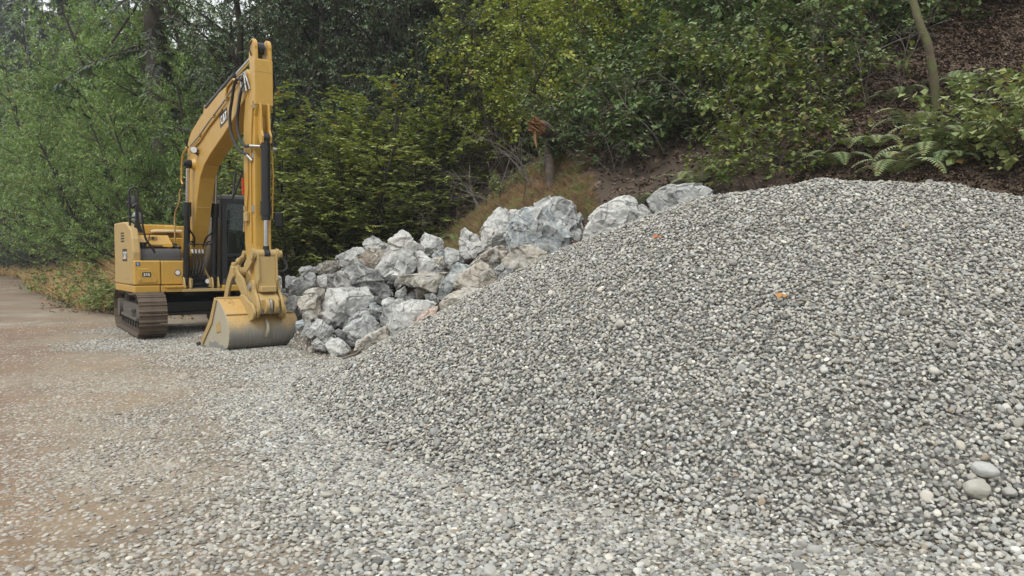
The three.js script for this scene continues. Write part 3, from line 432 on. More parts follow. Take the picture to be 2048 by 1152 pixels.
const KINDS = {
  // layered small maple: tiers of flat sprays
  vine_maple: { stems: 4, lean: 0.34, spread: 0.4, radius: 0.045, flat: 0.8, droop: 0.12, tilt: 0.55, leafLen: 0.085, leafWid: 0.85, lobes: true, leafCount: 13, color: GREENS.maple, vary: 0.28, alt: YELLOW, altShare: 0.03,
    levels: [{ n: 13, len: 3.6, tropism: 0.25, wander: 0.35, segs: 8, from: 0.12 }, { n: 9, len: 1.25, angle: 1.2, tropism: 0.1, wander: 0.3, from: 0.15 }, { len: 0.5, angle: 0.9, tropism: -0.15, wander: 0.3, segs: 3 }] },
  hazel_bush: { stems: 6, lean: 0.4, spread: 0.35, radius: 0.03, flat: 0.35, droop: 0.3, tilt: 0.9, leafLen: 0.095, leafWid: 0.78, fold: 0.14, pointy: 0.52, leafCount: 9, color: GREENS.hazel, vary: 0.3, alt: YELLOW, altShare: 0.035,
    levels: [{ n: 9, len: 3.0, tropism: 0.1, wander: 0.35, segs: 7, from: 0.2 }, { n: 6, len: 0.95, angle: 0.95, tropism: 0, wander: 0.4, from: 0.15, leafy: true }, { len: 0.4, angle: 0.9, tropism: -0.2, wander: 0.4, segs: 3 }] },
  leafy_shrub: { stems: 8, lean: 0.75, spread: 0.35, radius: 0.016, flat: 0.3, droop: 0.35, tilt: 0.9, leafLen: 0.105, leafWid: 0.76, fold: 0.12, pointy: 0.45, leafCount: 6, color: GREENS.broad, vary: 0.32, alt: [[0.20, 0.22, 0.05], [0.16, 0.10, 0.05]], altShare: 0.06,
    levels: [{ n: 7, len: 1.35, tropism: -0.1, wander: 0.4, segs: 6, from: 0.15 }, { n: 4, len: 0.6, angle: 0.9, tropism: 0.05, wander: 0.4, from: 0.2, leafy: true }, { len: 0.3, angle: 0.8, tropism: -0.1, wander: 0.4, segs: 3 }] },
  pale_bush: { stems: 7, lean: 0.75, spread: 0.25, radius: 0.014, flat: 0.3, droop: 0.3, tilt: 0.8, leafLen: 0.085, leafWid: 0.85, fold: 0.12, pointy: 0.5, leafCount: 7, color: GREENS.pale, vary: 0.22, alt: YELLOW, altShare: 0.05,
    levels: [{ n: 6, len: 0.85, tropism: -0.05, wander: 0.35, segs: 5, from: 0.2 }, { n: 3, len: 0.4, angle: 0.9, tropism: 0.1, wander: 0.4, from: 0.2, leafy: true }, { len: 0.2, angle: 0.8, tropism: 0, wander: 0.4, segs: 2 }] },
  bay_tree: { stems: 2, lean: 0.16, spread: 0.3, radius: 0.13, flat: 0.1, droop: 0.25, tilt: 1.5, leafLen: 0.12, leafWid: 0.36, fold: 0, leafCount: 30, color: GREENS.bay, vary: 0.35, alt: [[0.14, 0.17, 0.09]], altShare: 0.15,
    levels: [{ n: 24, len: 7.5, tropism: 0.1, wander: 0.28, segs: 9, from: 0.05, shape: (t) => 1.2 - 0.65 * t }, { n: 13, len: 2.5, angle: 1.1, tropism: 0.2, wander: 0.4, from: 0.15 }, { len: 0.85, angle: 0.8, tropism: -0.1, wander: 0.45, segs: 3 }] },
  willow_tree: { stems: 3, lean: 0.3, spread: 0.4, radius: 0.11, flat: 0, droop: 0.1, tilt: 1.4, leafLen: 0.15, leafWid: 0.27, fold: 0, leafCount: 28, color: GREENS.willow, vary: 0.3, alt: [[0.20, 0.27, 0.09], [0.30, 0.26, 0.06]], altShare: 0.06,
    levels: [{ n: 17, len: 6.2, tropism: 0.1, wander: 0.3, segs: 8, from: 0.04, shape: (t) => 1.15 - 0.55 * t }, { n: 12, len: 2.3, angle: 1.05, tropism: 0.25, wander: 0.4, from: 0.15 }, { len: 0.85, angle: 0.7, tropism: 0.1, wander: 0.4, segs: 3 }] },
  dark_bush: { stems: 6, lean: 0.7, spread: 0.4, radius: 0.05, flat: 0.1, droop: 0.2, tilt: 1.3, leafLen: 0.10, leafWid: 0.5, fold: 0, leafCount: 18, color: GREENS.dark, vary: 0.4, alt: [[0.12, 0.14, 0.07]], altShare: 0.2,
    levels: [{ n: 9, len: 2.6, tropism: 0.1, wander: 0.4, segs: 6, from: 0.1 }, { n: 8, len: 1.1, angle: 1.0, tropism: 0.1, wander: 0.4, from: 0.15 }, { len: 0.45, angle: 0.8, tropism: 0, wander: 0.4, segs: 3 }] },
};
const PROTOS = {};
function protosOf(kind, n) {
  if (!PROTOS[kind]) { PROTOS[kind] = []; for (let i = 0; i < n; i++) PROTOS[kind].push(growPlant(kind.length * 131 + i * 977 + 11, KINDS[kind])); console.log(kind, PROTOS[kind].map((p) => p.count + '/' + p.leaves.index.count / 3 + '/' + p.wood.index.count / 3).join(' ')); }
  return PROTOS[kind];
}
function plant(name, kind, variant, x, z, size, turn, label, category, group, bark = 'dark', y, leafM = leafMaterial) {
  const list = protosOf(kind, 3), pr = list[variant % list.length], o = new THREE.Group(); o.name = numbered(name);
  mesh('trunk', pr.wood, woodMaterials[bark], o); const c = mesh('crown', pr.leaves, leafM, o); c.userData.kind = 'stuff';
  o.position.set(x, y ?? baseHeight(x, z), z); o.rotation.y = turn; o.scale.setScalar(size); tag(o, label, category, group); add(o); return o;
}
// conifer: straight trunk, drooping whorled boughs with flat needle sprays
function growConifer(seed, H, bare, o = {}) {
  const rnd = rngOf(seed), wood = new Wood(), sheet = new Sheet(), pts = []; const lean = o.lean ?? 0;
  for (let i = 0; i <= 10; i++) pts.push(V(lean * H * i / 10, H * i / 10 - 0.3, 0)); wood.limb(pts, H * 0.02 + 0.08, 0.04, 9);
  for (let h = bare; h < H - 0.4; h += (o.gap ?? 0.34) * (0.6 + rnd() * 0.8)) {
    const t = (h - bare) / (H - bare), len = (o.reach ?? 3.6) * Math.pow(1 - t, 0.75) * (0.55 + 0.6 * rnd()) + 0.3, a = rnd() * 6.283, b = [], d = V(Math.cos(a), 0.05 + 0.3 * t, Math.sin(a)), p = V(lean * h, h, 0), n = 7;
    for (let s = 0; s <= n; s++) { b.push(p.clone()); d.y -= (o.sag ?? 0.16) + 0.02 * rnd(); d.normalize(); p.addScaledVector(d, len / n); }
    wood.limb(b, 0.012 + 0.012 * len, 0.006, 4);
    const m = Math.round(len * (o.dense ?? 17));
    for (let k = 0; k < m; k++) {
      const f = (0.15 + 0.85 * rnd()) * n, i = Math.min(n - 1, Math.floor(f)), at = b[i].clone().lerp(b[i + 1], f - i), ax = b[i + 1].clone().sub(b[i]).normalize(), sd = V(-ax.z, 0, ax.x).normalize().multiplyScalar(rnd() < 0.5 ? -1 : 1);
      const dir = ax.clone().multiplyScalar(0.7).add(sd.multiplyScalar(0.8)).add(V(0, -0.25 - 0.5 * rnd(), 0)).normalize(), c = jitterColor(rnd, o.color ?? GREENS.fir, 0.3), l = (o.spray ?? 0.36) * (0.6 + 0.7 * rnd());
      for (let q = 0; q < 4; q++) { const d2 = dir.clone().add(V((rnd() - 0.5) * 0.9, (rnd() - 0.5) * 0.6, (rnd() - 0.5) * 0.9)).normalize(); sheet.kite(at.clone().addScaledVector(dir, l * q * 0.2), d2, V((rnd() - 0.5) * 0.8, 1, (rnd() - 0.5) * 0.8).normalize(), l * 0.7, l * 0.17, c); }
    }
  }
  return { wood: wood.geometry(), leaves: sheet.geometry() };
}

// ferns: arching fronds with rows of tapering pinnae
function frondGeometry(seed, len, curl, col, dead) {
  const rnd = rngOf(seed), sh = new Sheet(), n = 24, pts = [], p = V(0, 0, 0), d = V(0, 1, 0.6).normalize();
  for (let i = 0; i <= n; i++) { pts.push(p.clone()); d.y -= curl / n * (0.6 + 1.1 * i / n); d.z += 0.5 / n; d.normalize(); p.addScaledVector(d, len / n); }
  for (let i = 2; i < n; i++) {
    const t = i / n, w = len * 0.21 * Math.pow(Math.sin(Math.PI * Math.pow(t, 0.62)), 0.8) + 0.012, ax = pts[i + 1].clone().sub(pts[i]).normalize(), nor = V(0, ax.z, -ax.y);
    for (const s of [-1, 1]) { const dir = V(s, -0.12 - 0.1 * rnd(), 0).addScaledVector(ax, 0.42 + 0.1 * rnd()).normalize(); sh.leaf(pts[i], dir, nor, w * (0.9 + 0.2 * rnd()), len / n * 0.72, 0.1, jitterColor(rnd, col, 0.2, dead, 0.06), 0.3); }
  }
  for (let i = 0; i < n; i++) { const ax = pts[i + 1].clone().sub(pts[i]); sh.kite(pts[i], ax.clone().normalize(), V(0, ax.z, -ax.y).normalize(), ax.length() * 1.05, 0.008, [col[0] * 0.8, col[1] * 0.7, col[2] * 0.6]); }
  return sh.geometry();
}
const FRONDS = []; const BROWN = [[0.22, 0.12, 0.05], [0.30, 0.24, 0.07]];
function fern(x, z, size, label, pale, n = 10) {
  if (!FRONDS.length) for (let i = 0; i < 8; i++) FRONDS.push(frondGeometry(300 + i, 0.8 + 0.06 * (i % 4), 1.5 + 0.22 * (i % 4), i < 4 ? [0.27, 0.34, 0.14] : [0.17, 0.24, 0.08], BROWN));
  const o = new THREE.Group(), rnd = rngOf(Math.round((x + 50) * 1000 - z * 10)); o.name = numbered('fern');
  for (let i = 0; i < n; i++) { const f = mesh('frond', FRONDS[(pale ? 0 : 4) + Math.floor(rnd() * 4)], leafMaterial, o); f.rotation.set(0, i / n * 6.283 + rnd() * 0.5, 0); f.rotateX(0.25 * rnd()); f.scale.setScalar(0.7 + 0.5 * rnd()); }
  o.position.set(x, gravelSurface(x, z) - 0.02, z); if (z < -13) o.position.y = baseHeight(x, z) - 0.02; o.scale.setScalar(size); tag(o, label, 'fern', 'ferns on the bank'); add(o);
}

const spotAt = (a, d) => [a * d, -d];     // a: metres to the right for each metre ahead, d: metres ahead
function cover(name, label, category, geo, m, list, colorOf) { // uncountable small stuff
  const im = new THREE.InstancedMesh(geo, m, list.length), M = new THREE.Matrix4(), Q = new THREE.Quaternion(), E = new THREE.Euler(), S = V(1, 1, 1), c = new THREE.Color();
  list.forEach((q, i) => { Q.setFromEuler(E.set(q.rx ?? 0, q.ry, q.rz ?? 0)); M.compose(q.p, Q, S.set(q.s, q.s * (q.sy ?? 1), q.s)); im.setMatrixAt(i, M); im.setColorAt(i, colorOf(c, q)); });
  im.name = numbered(name); tag(im, label, category, null, 'stuff'); add(im); return im;
}
function roughLimb(pts, r0, r1, a, b, seed) { // uneven barked limb with patches of a second colour
  const c = new THREE.CatmullRomCurve3(pts), n = Math.ceil(c.getLength() / 0.05), w = new Wood(); w.limb(c.getSpacedPoints(n), r0, r1, 12); const g = w.geometry(), p = g.attributes.position, q = c.getSpacedPoints(n), col = [];
  for (let i = 0; i < p.count; i++) { const o = q[Math.floor(i / 12)], v = V(0, 0, 0).fromBufferAttribute(p, i), k = 1 + 0.28 * fbm(v.x * 9 + seed, v.y * 4, v.z * 9, 3) + 0.14 * fbm(v.x * 30, v.y * 12, v.z * 30 + seed, 2), t = sstep(-0.1, 0.15, fbm(v.x * 6, v.y * 6 + seed, v.z * 6, 3)), e = 1 + 0.5 * fbm(v.x * 25, v.y * 12, v.z * 25, 2); v.sub(o).multiplyScalar(k).add(o); p.setXYZ(i, v.x, v.y, v.z); col.push(lerp(a[0], b[0], t) * e, lerp(a[1], b[1], t) * e, lerp(a[2], b[2], t) * e); }
  g.setAttribute('color', new THREE.Float32BufferAttribute(col, 3)); g.computeVertexNormals(); return g;
}
const barkMoss = new THREE.MeshStandardMaterial({ vertexColors: true, roughness: 1 });
function limbThing(name, label, category, pts, r0, r1, m, sides = 9, group) { let g; if (m === barkMoss) g = sides === 'moss' ? roughLimb(pts, r0, r1, [0.11, 0.085, 0.06], [0.10, 0.105, 0.045], 3) : roughLimb(pts, r0, r1, [0.075, 0.058, 0.044], [0.12, 0.10, 0.08], 8); else { const w = new Wood(); w.limb(pts, r0, r1, sides); g = w.geometry(); } const o = mesh(name, g, m); tag(o, label, category, group); add(o); return o; }
const MAPLE = leafMaterial.clone(); MAPLE.color.setRGB(1.3, 1.28, 1.1);
const SHRUBS = ['mid green broad leaved shrub', 'yellow green broad leaved shrub', 'dull dark broad leaved shrub', 'blue green broad leaved shrub', 'olive broad leaved shrub'].map((n) => [n + ' on the hillside above the gravel', 'shrub', n + 's on the hillside']);
const WILLOW = leafMaterial.clone(); WILLOW.color.setRGB(1.25, 1.25, 1.1);
function buildPlants() {
  const rnd = rngOf(2024), T = () => rnd() * 6.283;
  const row = (list, name, kind, label, category, group, bark, leafM) => { for (const [a, d, s, v] of list) { const [x, z] = spotAt(a, d); plant(name, kind, v, x, z, s, T(), label, category, group, bark, undefined, leafM); } };
  row([[-0.295, 18.0, 0.95, 0], [-0.245, 18.4, 1.12, 1], [-0.20, 18.9, 1.15, 2], [-0.155, 19.2, 0.95, 0], [-0.27, 20.4, 1.25, 2], [-0.11, 20.5, 1.0, 1], [-0.315, 19.6, 1.0, 1], [-0.22, 20.8, 1.2, 0]], 'vine_maple', 'vine_maple', 'layered yellow green small maple on the bank behind the boulders', 'tree', 'small maples behind the boulders', 'dark', MAPLE);
  row([[0.005, 19.2, 1.1, 0], [0.06, 18.2, 1.0, 1], [0.11, 18.4, 1.05, 2], [-0.02, 20.8, 1.2, 1], [0.05, 20.6, 1.25, 2], [0.11, 20.8, 1.2, 0], [0.0, 22.5, 1.4, 2], [0.15, 19.6, 1.1, 1], [0.06, 23, 1.4, 0]], 'hazel_bush', 'hazel_bush', 'tall yellow green bush arching high on the bank', 'bush', 'yellow green bushes high on the bank');
  row([[-0.31, 24, 1, 0], [-0.25, 26, 1.1, 1], [-0.19, 25, 1.05, 2], [-0.13, 26, 1.15, 0], [-0.08, 24.6, 0.95, 1], [-0.03, 26.5, 1.1, 2], [-0.34, 28, 1.2, 2], [-0.16, 29, 1.2, 1], [0.04, 26, 1.0, 0], [-0.22, 22.6, 0.7, 0], [-0.10, 22.4, 0.6, 2], [-0.28, 32, 1.3, 0], [-0.06, 30, 1.3, 1], [0.40, 18.6, 0.8, 1], [0.50, 17.6, 0.85, 0], [0.60, 16.6, 0.85, 2], [0.70, 15.8, 0.85, 1], [0.80, 14.6, 0.85, 0], [0.56, 19.5, 1.0, 2], [0.72, 18.5, 1.0, 0], [0.28, 20.5, 0.9, 0]], 'bay_tree', 'bay_tree', 'dark grey green evergreen tree up the wooded slope', 'tree', 'dark evergreen trees on the slope', 'dark', glossyLeaf);
  row([[-0.345, 23.6, 0.7, 0], [-0.40, 24.6, 0.72, 1], [-0.455, 26, 0.75, 2], [-0.505, 28.5, 0.9, 0], [-0.375, 29, 1.15, 2], [-0.43, 25.5, 0.6, 0], [-0.48, 27, 0.7, 1], [-0.37, 25, 0.6, 2], [-0.53, 31, 0.9, 2], [-0.47, 33, 1.3, 1], [-0.535, 36, 1.2, 0], [-0.43, 35, 1.3, 0], [-0.37, 33, 1.3, 1], [-0.565, 43, 1.5, 2], [-0.51, 42, 1.5, 1], [-0.59, 52, 1.7, 0], [-0.54, 54, 1.9, 2], [-0.47, 46, 1.6, 2], [-0.56, 38, 1.2, 1], [-0.585, 47, 1.6, 0], [-0.52, 34, 1.1, 0], [-0.45, 31, 1.2, 1], [-0.41, 29.5, 1.2, 0], [-0.62, 54, 1.7, 1], [-0.60, 62, 2.0, 2]], 'narrow_leaved_tree', 'willow_tree', 'fresh green narrow leaved tree on the slope behind the excavator', 'tree', 'narrow leaved trees behind the excavator', 'dark', WILLOW);
  row([[-0.545, 41, 1.35, 0], [-0.57, 45, 1.3, 1], [-0.525, 37, 0.9, 2], [-0.60, 51, 1.5, 2], [-0.505, 32, 0.7, 1], [-0.635, 60, 1.7, 0], [-0.61, 57, 1.9, 1], [-0.66, 70, 2.2, 2], [-0.69, 80, 2.4, 0], [-0.65, 64, 2.0, 1], [-0.71, 92, 2.6, 2]], 'dark_bush', 'dark_bush', 'dense dark bush on the dry roadside bank', 'bush', 'dark bushes on the roadside bank', 'dark');
  // firs: hazy ones along the bend of the road, one large trunk near the narrow leaved trees
  const firs = [growConifer(51, 20, 1.5, { color: [0.105, 0.15, 0.07], dense: 30, spray: 0.75, gap: 0.28 }), growConifer(52, 17, 1, { color: GREENS.fir, dense: 30, spray: 0.75, gap: 0.28 }), growConifer(53, 23, 2, { color: [0.12, 0.16, 0.075], reach: 4.6, dense: 30, spray: 0.75, gap: 0.28 })];
  for (const [a, d, s, v] of [[-0.70, 74, 1.1, 0], [-0.66, 70, 1.15, 1], [-0.63, 76, 1.2, 2], [-0.60, 68, 1.05, 0], [-0.67, 84, 1.2, 2], [-0.62, 90, 1.3, 1], [-0.57, 66, 1.2, 2], [-0.74, 88, 1.05, 1], [-0.53, 62, 1.2, 1], [-0.58, 84, 1.4, 0], [-0.645, 62, 0.8, 1], [-0.71, 98, 1.25, 0], [-0.665, 104, 1.5, 2], [-0.50, 58, 1.2, 0], [-0.75, 70, 0.8, 2], [-0.685, 66, 0.9, 1], [-0.61, 60, 0.9, 2], [-0.64, 82, 1.4, 0], [-0.69, 90, 1.3, 2], [-0.56, 74, 1.5, 1], [-0.66, 76, 0.9, 1], [-0.72, 80, 1.0, 0]]) {
    const [x, z] = spotAt(a, d), o = new THREE.Group(); o.name = numbered('fir_tree'); mesh('trunk', firs[v].wood, woodMaterials.dark, o); mesh('crown', firs[v].leaves, leafMaterial, o).userData.kind = 'stuff';
    o.position.set(x, baseHeight(x, z), z); o.scale.setScalar(s); o.rotation.y = T(); tag(o, 'green fir on the far slope beyond the road bend', 'tree', 'distant firs at the road bend'); add(o);
  }
  { const g = growConifer(60, 24, 6.4, { lean: -0.075, reach: 5.6, gap: 0.42, sag: 0.12, dense: 12, color: GREENS.fir }), o = new THREE.Group(), [x, z] = spotAt(-0.442, 27.6); o.name = 'tall_fir'; mesh('trunk', g.wood, woodMaterials.dark, o); mesh('crown', g.leaves, leafMaterial, o).userData.kind = 'stuff'; o.position.set(x, baseHeight(x, z), z); tag(o, 'tall fir with a thick dark leaning trunk and drooping boughs', 'tree'); add(o); }
  // shrubs clothing the right hillside
  const taken = [];
  for (let i = 0; i < 4000 && taken.length < 150; i++) {
    const a = lerp(0.07, 0.76, rnd()), d = lerp(11.2, 22, rnd()), [x, z] = spotAt(a, d), s = toeDistance(x, z);
    if (s < 1.9 || s > 13 || (a < 0.30 && d < 15.6 - (a - 0.07) * 4)) continue;
    const gap = s < 6.3 + 4 * Math.max(0, a - 0.42) && a > 0.325 + 0.03 * Math.max(0, s - 3) || s < 3.0 && a > 0.30; if (gap && rnd() < 0.9985) continue;
    if (taken.some(([p, q]) => Math.hypot(p - x, q - z) < 0.6)) continue; taken.push([x, z]); const tone = Math.floor(rnd() * 5);
    plant('leafy_shrub', 'leafy_shrub', Math.floor(rnd() * 3), x, z, 0.7 + 0.45 * rnd(), T(), ...SHRUBS[tone], 'twig', undefined, TINTS[tone]);
  }
  row([[0.645, 11.2, 1.3, 0], [0.69, 10.9, 1.3, 1], [0.67, 11.8, 1.2, 2], [0.72, 11.2, 1.2, 0]], 'pale_bush', 'pale_bush', 'bright pale green rounded leaf bush at the right end of the gravel crest', 'bush', 'pale bushes at the gravel crest', 'twig');
  row([[-0.535, 22.0, 0.95, 0], [-0.51, 21.2, 0.7, 1], [-0.565, 24, 0.8, 2], [-0.60, 33, 1.0, 1]], 'roadside_shrub', 'leafy_shrub', 'green leafy shrub at the roadside behind the excavator track', 'shrub', 'shrubs along the roadside', 'twig', TINTS[1]);
  row([[-0.125, 16.0, 0.6, 1], [-0.16, 16.2, 0.55, 2], [0.05, 15.9, 0.5, 0], [0.0, 17.2, 0.6, 1]], 'yellowing_bush', 'pale_bush', 'small yellowing bush on the dry bank above the boulders', 'bush', 'small bushes on the dry bank', 'twig');
  for (const [a, d, s, pale, l] of [[0.475, 12.3, 1.0, 1, 'pale fern with upright fronds below the leaf litter'], [0.505, 11.6, 1.1, 1, 'large pale fern drooping onto the gravel crest'], [0.545, 11.7, 1.1, 1, 'wide spreading fern among the crest ferns'], [0.44, 11.6, 1.0, 1, 'yellowish fern at the left of the crest ferns'], [0.575, 11.4, 1.0, 0, 'dark green fern beneath the pale leaved bush'], [0.61, 11.9, 1.1, 1, 'long fronded fern beside the pale leaved bush'], [0.41, 11.9, 0.8, 1, 'low fern where the gravel meets dark shrubs'], [0.50, 13.2, 0.8, 0, 'darker fern higher up in the leaf litter'], [0.46, 11.4, 1.2, 1, 'pale fern hanging over the highest part of the gravel crest'], [0.525, 12.4, 1.1, 1, 'tall pale fern standing behind the crest ferns'], [0.56, 11.9, 1.2, 1, 'broad fern with drooping tips over the gravel'], [0.42, 12.4, 1.1, 0, 'dark fern at the edge of the hillside shrubs'], [0.59, 12.8, 1.0, 0, 'fern alone in the leaf litter'], [-0.135, 15.6, 0.75, 1, 'light fern behind the tallest white boulder'], [-0.185, 15.7, 0.6, 1, 'small yellow green fern above the white angular boulder'], [-0.10, 16.9, 0.9, 0, 'broad fern in the shade of the maples'], [-0.08, 17.6, 0.8, 0, 'shaded fern above the dry bank'], [0.165, 13.9, 0.8, 0, 'fern drooping behind the white streaked boulder'], [0.24, 13.9, 1.0, 1, 'fern behind the boulder above the gravel crest']]) fern(...spotAt(a, d), s, l, pale);
  // bare twiggy shrubs
  KINDS.bare_shrub = { stems: 5, lean: 0.8, spread: 0.3, radius: 0.014, flat: 0, droop: 0, tilt: 1, leafLen: 0.04, leafWid: 0.5, fold: 0, leafCount: 1, color: [0.16, 0.10, 0.05], levels: [{ n: 5, len: 1.3, tropism: -0.35, wander: 0.5, segs: 7, from: 0.2 }, { n: 4, len: 0.6, angle: 0.7, tropism: -0.1, wander: 0.5, segs: 5 }, { len: 0.3, angle: 0.7, tropism: 0, wander: 0.5, segs: 3 }] };
  row([[0.01, 15.8, 1.0, 0], [0.035, 16.4, 1.1, 1], [-0.03, 17.4, 1.2, 2], [0.1, 15.6, 0.9, 1], [-0.085, 18.6, 1.3, 0], [-0.12, 20, 1.5, 2], [-0.565, 33, 1.5, 1], [0.14, 15.2, 0.8, 2], [-0.59, 38, 1.5, 0], [0.2, 15.4, 1.2, 0], [0.26, 15.0, 1.2, 1], [0.33, 13.8, 1.1, 2], [0.47, 13.4, 1.0, 0], [0.39, 14.2, 1.3, 1]], 'bare_shrub', 'bare_shrub', 'leafless twiggy grey shrub on the bank', 'shrub', 'bare shrubs on the banks', 'grey');
  // dry grass
  { const sh = new Sheet(), r2 = rngOf(8); for (let i = 0; i < 22; i++) { const a = r2() * 6.28, l = 0.22 + 0.3 * r2(), d = V(Math.cos(a) * 0.6 * r2(), 1, Math.sin(a) * 0.6 * r2()).normalize(), at = V((r2() - 0.5) * 0.2, 0, (r2() - 0.5) * 0.2), k = 0.8 + 0.4 * r2(); sh.kite(at, d, V(Math.sin(a), 0.2, -Math.cos(a)).normalize(), l * 0.6, 0.012, [k, k, k], 0.7); const d2 = d.clone().add(V(Math.cos(a) * 0.7, -0.35, Math.sin(a) * 0.7)).normalize(); sh.kite(at.clone().addScaledVector(d, l * 0.5), d2, V(Math.sin(a), 0.2, -Math.cos(a)).normalize(), l * 0.5, 0.009, [k, k, k], 0.3); }
    const g = sh.geometry(), list = [];
    for (let i = 0; i < 15000; i++) { const d = lerp(20.5, 76, Math.pow(rnd(), 1.3)), a = lerp(-0.80, -0.47, rnd()), [x, z] = spotAt(a, d), s = toeDistance(x, z); if (s < -0.9 || s > 5 || fbm(x * 0.4, 1, z * 0.4, 2) < -0.2 || rnd() > sstep(-0.9, 0.4, s) + 0.1) continue; list.push({ p: V(x, baseHeight(x, z) - 0.02, z), ry: T(), s: 0.8 + 0.9 * rnd() + d / 60, h: rnd() }); }
    const bank = []; for (let i = 0; i < 8000; i++) { const x = lerp(-3.4, 1.6, rnd()), z = lerp(-18.6, -14.2, rnd()); if (toeDistance(x, z) < 0.8 || fbm(x, 2, z, 3) < -0.18) continue; bank.push({ p: V(x, baseHeight(x, z) - 0.02, z), ry: T(), s: 0.3 + 0.35 * rnd(), rx: (rnd() - 0.5) * 1.2, h: rnd() }); }
    cover('dry_grass', 'straw coloured dry grass on the bank along the road', 'grass', g, dryMaterial, list, (c, q) => c.setRGB(0.42 + 0.16 * q.h, 0.29 + 0.13 * q.h, 0.13 + 0.08 * q.h));
    cover('bank_grass', 'brown and olive dead grass on the bank above the boulders', 'grass', g, dryMaterial, bank, (c, q) => (q.h < 0.72 ? c.setRGB(0.20 + 0.16 * q.h, 0.125 + 0.09 * q.h, 0.075 + 0.03 * q.h) : c.setRGB(0.17, 0.20 + 0.03 * q.h, 0.06)));
  }
  // dead leaves on the forest floor
  { const sh = new Sheet(); sh.leaf(V(-0.04, 0, 0), V(1, 0.1, 0).normalize(), V(0, 1, 0), 0.085, 0.05, 0.35, [1, 1, 1]); sh.leaf(V(0.0, 0.012, 0.01), V(0.3, 0.2, 1).normalize(), V(0, 1, 0.1).normalize(), 0.06, 0.035, -0.3, [0.8, 0.75, 0.7]); const g = sh.geometry(), list = [];
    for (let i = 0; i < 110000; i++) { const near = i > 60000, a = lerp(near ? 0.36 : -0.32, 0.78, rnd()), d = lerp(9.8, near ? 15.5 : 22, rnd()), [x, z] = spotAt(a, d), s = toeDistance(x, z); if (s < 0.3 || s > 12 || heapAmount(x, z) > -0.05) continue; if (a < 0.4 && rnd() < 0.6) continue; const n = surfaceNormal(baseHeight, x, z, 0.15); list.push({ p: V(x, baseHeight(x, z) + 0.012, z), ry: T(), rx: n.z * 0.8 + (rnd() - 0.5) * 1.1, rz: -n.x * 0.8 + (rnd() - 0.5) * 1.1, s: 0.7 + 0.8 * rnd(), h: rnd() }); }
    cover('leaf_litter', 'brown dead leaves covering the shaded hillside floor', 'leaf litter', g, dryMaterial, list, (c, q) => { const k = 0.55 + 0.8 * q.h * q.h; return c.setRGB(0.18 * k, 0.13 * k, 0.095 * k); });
    const road = []; for (let i = 0; i < 1500; i++) { const d = lerp(17, 34, rnd()), a = lerp(-0.62, -0.42, rnd()), [x, z] = spotAt(a, d), s = toeDistance(x, z); if (s < -1.8 || s > 0.5) continue; road.push({ p: V(x, baseHeight(x, z) + 0.01, z), ry: T(), rx: (rnd() - 0.5) * 0.8, s: 0.8 + 0.7 * rnd(), h: rnd() }); }
    cover('roadside_litter', 'dry tan leaves along the road edge behind the excavator', 'leaf litter', g, dryMaterial, road, (c, q) => c.setRGB(0.25 + 0.15 * q.h, 0.17 + 0.1 * q.h, 0.10 + 0.05 * q.h));
    const leafAt = (x, z, label, col) => { const o = mesh('fallen_leaf', g, new THREE.MeshStandardMaterial({ color: lin(...col), roughness: 0.9, side: THREE.DoubleSide })); o.position.set(x, gravelSurface(x, z) + 0.035, z); o.rotation.set(0.5, 1, 0.2); o.scale.setScalar(1.1); tag(o, label, 'leaf'); add(o); };
    leafAt(2.36, -6.7, 'curled orange dead leaf lying on the gravel slope', [0.42, 0.2, 0.06]); leafAt(1.62, -8.6, 'small rusty leaf high on the gravel slope', [0.36, 0.13, 0.05]);
  }
  // broken log, snag, mossy trunk, roots
  { const o = new THREE.Group(), e = V(0.50, 4.15, -15.0), back = V(1.55, 3.85, -17.2), w = new Wood(), r2 = rngOf(4); o.name = 'broken_log';
    const ax = back.clone().sub(e).normalize(), pts = []; for (let i = 0; i <= 8; i++) pts.push(e.clone().lerp(back, i / 8).add(V(0, 0.04 * Math.sin(i * 1.3), 0))); mesh('trunk', roughLimb(pts, 0.14, 0.19, [0.075, 0.058, 0.044], [0.13, 0.105, 0.08], 5), barkMoss, o);
    const sp = new Wood(), up = perpendicular(r2, ax), sd = V(0, 0, 0).crossVectors(ax, up);
    for (let i = 0; i < 46; i++) { const a = r2() * 6.283, q = Math.sqrt(r2()) * 0.14, b = e.clone().addScaledVector(up, Math.cos(a) * q).addScaledVector(sd, Math.sin(a) * q), l = 0.1 + 0.22 * r2(); sp.limb([b.clone().addScaledVector(ax, 0.1), b.clone().addScaledVector(ax, -l * 0.4).add(V((r2() - 0.5) * 0.04, (r2() - 0.5) * 0.04, 0)), b.clone().addScaledVector(ax, -l).add(V((r2() - 0.5) * 0.1, (r2() - 0.5) * 0.1, 0))], 0.028, 0.003, 4); }
    sp.limb([e.clone().add(V(-0.03, -0.1, 0.05)), e.clone().add(V(-0.05, -0.25, 0.08)), e.clone().add(V(-0.02, -0.42, 0.06))], 0.035, 0.012, 4);
    mesh('splinters', sp.geometry(), new THREE.MeshStandardMaterial({ color: lin(0.33, 0.18, 0.085), roughness: 0.95 }), o).userData.kind = 'stuff'; tag(o, 'broken log with an orange splintered end jutting from the bank', 'log'); add(o);
    const base = baseHeight(0.75, -15.4); limbThing('snag', 'dark dead post like trunk propping the broken log', 'tree stump', [V(0.78, base - 0.2, -15.3), V(0.74, base + 0.6, -15.35), V(0.72, 3.4, -15.45), V(0.74, 4.0, -15.55)], 0.10, 0.06, barkMoss, 'bark'); }
